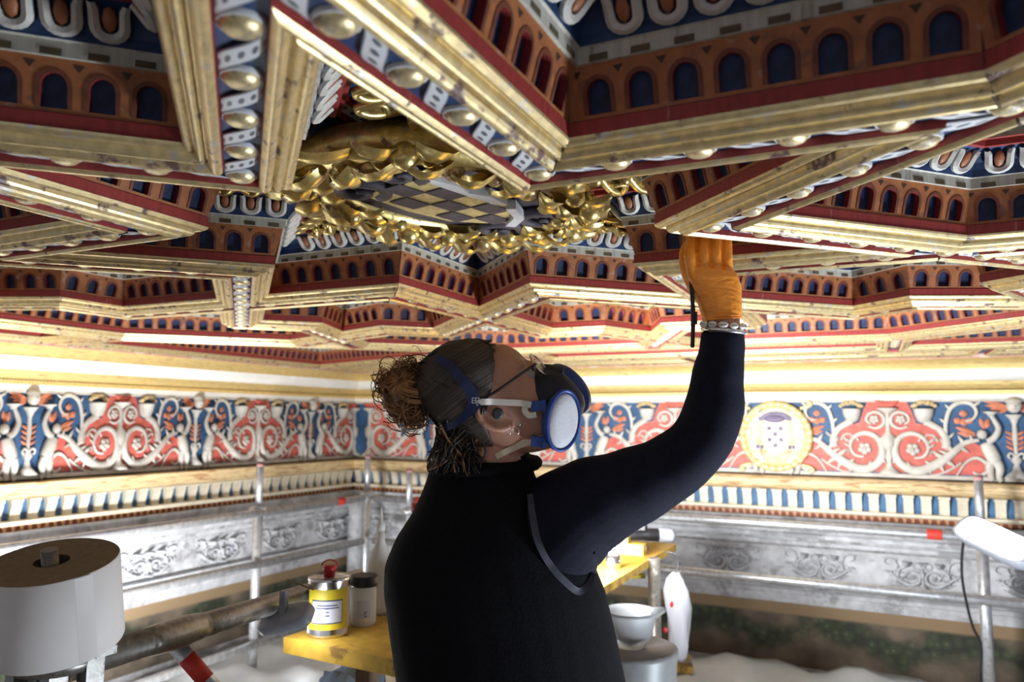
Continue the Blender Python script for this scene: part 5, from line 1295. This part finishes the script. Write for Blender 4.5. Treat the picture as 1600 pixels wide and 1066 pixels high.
for k in range(12):
    a = 2*PI*k/12+.26; m = MB(); c = px(1130, 509, 1.33)+(rr*math.cos(a)-uu*.08*math.cos(a))*.0365+fw*math.sin(a)*.0355; n_ = (rr*math.cos(a)+fw*math.sin(a)).normalized(); tn = (-rr*math.sin(a)+fw*math.cos(a)).normalized(); Rm = frame((0, 0, 0), tn, n_, uu).to_3x3()
    m.ball(c, (.0088, .004, .0058), 'shell_white', 10, 8, Rm); m.box(c+n_*.0038, (.012, .0012, .0009), 'hair_dark', Rm); m.build('shell', bro, c)

# the tool in the hand -------------------------------------------------------
m = MB(); P = [px(1079, 392, D+.030), px(1079, 430, D+.004), px(1082, 470, D-.004), px(1083, 500, D-.006), px(1082, 540, D-.008)]
m.tube(bez(P, 5), [.0030]*6+[.0042]*6+[.0046]*5+[.0042]*4, 'black_plastic', 10, flat=.8); m.ball(P[-1], .0042, 'black_plastic', 10, 6)
tool = m.build('scalpel', None, P[-1]); tag(tool, 'slim black tool handle held in the orange glove', 'tool')
m = MB(); m.box(px(1087, 497, D-.005), (.005, .004, .022), 'black_plastic', frame((0, 0, 0), rr, fw, uu).to_3x3()); m.build('slider', tool, px(1087, 497, D-.005))
m = MB(); m.tube([px(1079, 392, D+.030), px(1082, 372, D+.044)], [.0028, .0006], 'silver', 6, flat=.3); m.build('blade', tool, px(1079, 392, D+.030))
# ================================================================ carved coat of arms in the star coffer
star_c = coffers[0]; ZA = ZC+.425
AX, AY = Vector((0.42, 1, 0)).normalized(), None
ac_ = Vector((.02, .0, ZA)); ax1 = Vector((.25, 1, 0)).normalized(); ax2 = Vector((ax1.y, -ax1.x, 0))       # long axis of the shield
def A3(a, b, z=0): return ac_+ax1*a+ax2*b+Vector((0, 0, -z))       # z: down towards the viewer
arms = empty('coat_of_arms', ac_); tag(arms, 'carved gilded coat of arms with chequered shield hanging in the star coffer', 'coat of arms')
random.seed(11)
plain('purple_ground', (.075, .065, .085), .55, var=.35, scale=25)
m = MB()
def blob(a, b, n=36, ra=.24, rb=.165): return [A3(ra*math.copysign(abs(math.cos(2*PI*k/n))**.8, math.cos(2*PI*k/n))*1.0+a, rb*math.sin(2*PI*k/n)+b) for k in range(n)]
P = blob(0, 0); m.poly(P[::-1], 'purple_ground'); up = [p+Vector((0, 0, .02)) for p in P]
for i in range(len(P)): j = (i+1) % len(P); m.poly([P[i], P[j], up[j], up[i]], 'purple_ground')
m.build('ground', arms, ac_)
for a, b, r in ((.20, -.05, .055), (.19, .07, .06), (-.19, .06, .05), (-.17, -.07, .055)):
    m = MB(); Q_ = [A3(a+r*(1-k/26)*math.cos(k*.42), b+r*(1-k/26)*math.sin(k*.42), .006+.0006*k) for k in range(22)]; m.tube(Q_, [.016*(1-k/30) for k in range(22)], 'purple_ground', 8); m.build('volute', arms, Q_[0])
sh_ = [(-.14, -.085), (-.15, -.04), (-.135, 0), (-.15, .04), (-.14, .088), (-.02, .100), (.085, .088), (.14, .04), (.168, 0), (.14, -.04), (.085, -.086), (-.02, -.098)]
m = MB(); m.extrude(sh_, -.012, .014, 'gold_cream', Matrix.Translation(ac_) @ frame((0, 0, 0), ax1, ax2, (0, 0, -1))); shield = m.build('shield', arms, ac_)
for i in range(-3, 4):
    for j in range(-2, 3):
        if (i+j) % 2: continue
        a0_, b0_ = i*.062, j*.048
        m = MB(); c = A3(a0_, b0_, .0155)
        q = [A3(a0_-.031, b0_-.024, .0152), A3(a0_+.031, b0_-.024, .0152), A3(a0_+.031, b0_+.024, .0152), A3(a0_-.031, b0_+.024, .0152)]
        if abs(a0_) > .13 or abs(b0_) > .07 or (a0_ > .10 and abs(b0_) > .03): continue
        m.poly(q, 'purple_ground'); t_ = [p+Vector((0, 0, -.0015)) for p in q]; m.poly(t_[::-1], 'purple_ground')
        for k in range(4): m.poly([q[k], q[(k+1) % 4], t_[(k+1) % 4], t_[k]], 'purple_ground')
        m.build('checker', shield, c)
for pts in ([(-.16, .105), (-.10, .115), (-.06, .102), (-.02, .118), (.04, .110), (.03, .090), (-.14, .088)], [(.07, .105), (.14, .070), (.178, .016), (.160, .004), (.12, .060), (.06, .088)]):
    m = MB(); m.extrude(pts, .006, .024, 'white_paint', Matrix.Translation(ac_) @ frame((0, 0, 0), ax1, ax2, (0, 0, -1))); m.build('white_scroll_edge', arms, A3(*pts[0]))
# gilded wreath of leaves and fruit round the ground, hanging from the panel
def gleaf(m, p, d, L, w, drop):
    d = d.normalized(); s = Vector((-d.y, d.x, 0)); rows = []
    for t in (0, .2, .45, .7, .9, 1):
        wv = w*math.sin(PI*min(1, .12+t*.86)); rows.append([p+d*L*t+s*wv*q+Vector((0, 0, -drop*math.sin(PI*t*.8)+.35*w*abs(q))) for q in (-1, -.5, 0, .5, 1)])
    m.grid(rows, 'gold_bright')
for k in range(20):
    a = 2*PI*k/20; ra, rb = .285, .215; c = A3(ra*math.cos(a), rb*math.sin(a), .0); tg = (ax1*(-ra*math.sin(a))+ax2*(rb*math.cos(a))).normalized(); out = ax1*math.cos(a)+ax2*math.sin(a)
    m = MB(); gleaf(m, c, tg*random.uniform(.5, 1)+out*random.uniform(.3, .9), random.uniform(.09, .13), .030, .030); gleaf(m, c, tg*random.uniform(-.6, 1)-out*.6, random.uniform(.07, .10), .026, .034); gleaf(m, c+Vector((0, 0, -.012)), tg+out*random.uniform(-.5, .5), .09, .022, .04); m.build('gilt_leaf', arms, c)
    m = MB(); m.ball(c+Vector((0, 0, -.016))+out*random.uniform(-.03, .03), random.uniform(.016, .028), 'gold_bright', 10, 7); m.ball(c+tg*.045+out*random.uniform(-.02, .03)+Vector((0, 0, -.01)), random.uniform(.012, .02), 'gold_bright', 8, 6); m.build('gilt_fruit', arms, c)
ringp = [A3(  .282*math.cos(2*PI*k/48), .212*math.sin(2*PI*k/48), -.016) for k in range(49)]; m = MB(); m.tube(ringp, .036, 'gold_bright', 10, caps=False); m.build('wreath_core', arms, ac_)
m = MB()
for a in (.6, 2.5, 3.8, 5.6):
    b_ = A3(.22*math.cos(a), .15*math.sin(a), -.01); m.tube([b_, Vector((b_.x, b_.y, ZS+ZP+.002))], .016, 'gold_bright', 8)
m.build('hanger', arms, ac_)
# gilded foliage that fills the star's points on the panel, and white bands
for k in range(8):
    a = math.radians(45*k); d = Vector((math.cos(a), math.sin(a), 0)); s = Vector((-d.y, d.x, 0)); fo = None
    root = MB()
    for sg in (-1, 1):
        for r0_, w_, L in ((.30, .05, .10), (.36, .04, .09), (.42, .03, .085), (.34, .09, .07), (.27, .10, .07)):
            pass
    ang = math.radians(45*k+22.5); d = Vector((math.cos(ang), math.sin(ang), 0)); s = Vector((-d.y, d.x, 0))
    m = MB()
    for q in range(5):
        r_ = .30+.055*q; w_ = .085*(1-q/6.5); base = Vector((0, 0, ZS+ZP-.012))+d*r_
        for sg in (-1, 1):
            Q_ = [base+s*sg*w_*.15, base+s*sg*w_*.7+d*.03+Vector((0, 0, -.022)), base+s*sg*w_*.9+d*.055+Vector((0, 0, -.024)), base+s*sg*w_*.45+d*.06+Vector((0, 0, -.02)), base+s*sg*w_*.4+d*.035+Vector((0, 0, -.024))]
            m.tube(bez(Q_, 4), [.011*(1-.035*i) for i in range(17)], 'gold_bright', 7)
            gleaf(m, base+s*sg*w_*.3, d+s*sg*.8, .06, .018, .025)
        m.ball(base+Vector((0, 0, -.022)), .014-.0015*q, 'gold_bright', 8, 6)
    m.build('gilt_foliage', star_c, Vector((0, 0, ZS+ZP))+d*.4)
    a = math.radians(45*k); d = Vector((math.cos(a), math.sin(a), 0)); s = Vector((-d.y, d.x, 0)); m = MB()
    p = [d*.16+s*.016, d*.375+s*.016, d*.375-s*.016, d*.16-s*.016]; z_ = Vector((0, 0, ZS+ZP-.004)); m.poly([z_+q for q in p], 'ribbon_paint', [(0, 0), (1.6, 0), (1.6, 1), (0, 1)])
    for sg in (-1, 1): m.box(z_+d*.267+s*sg*.022, (.215, .010, .008), 'red_paint', Matrix.Rotation(a, 3, 'Z'))
    m.build('painted_band', star_c, z_+d*.27)
# carved gilt rosettes hanging in the other coffers
for ci, (poly, kind) in enumerate(cells):
    if kind not in ('bottle', 'kite'): continue
    n = len(poly); far = max((Vector(p).length for p in poly)); c2 = sum((Vector(p) for p in poly), Vector((0, 0)))/n
    d = c2.normalized(); c = Vector((d.x*(1.02 if kind == 'bottle' else 1.55), d.y*(1.02 if kind == 'bottle' else 1.55), ZS+ZP)); s = Vector((-d.y, d.x, 0)); d3 = Vector((d.x, d.y, 0))
    m = MB()
    for k in range(10):
        a = 2*PI*k/10; o = d3*math.cos(a)+s*math.sin(a); gleaf(m, c+o*.012+Vector((0, 0, -.02)), o, .085 if k % 2 else .065, .024, .02)
    m.lathe([(.030, 0), (.034, -.015), (.026, -.032), (.012, -.042), (.001, -.044)], 'gold_bright', c, 12); m.build('gilt_rosette', coffers[ci], c)
    m = MB(); R_ = .125; rows = [[c+(d3*math.cos(a)+s*math.sin(a))*(R_+.010*math.cos(q))+Vector((0, 0, -.004-.010*math.sin(q))) for q in (0, .8, 1.57, 2.3, 3.14)] for a in (2*PI*k/24 for k in range(25))]; m.grid(rows, 'red_paint'); m.build('red_ring', coffers[ci], c)
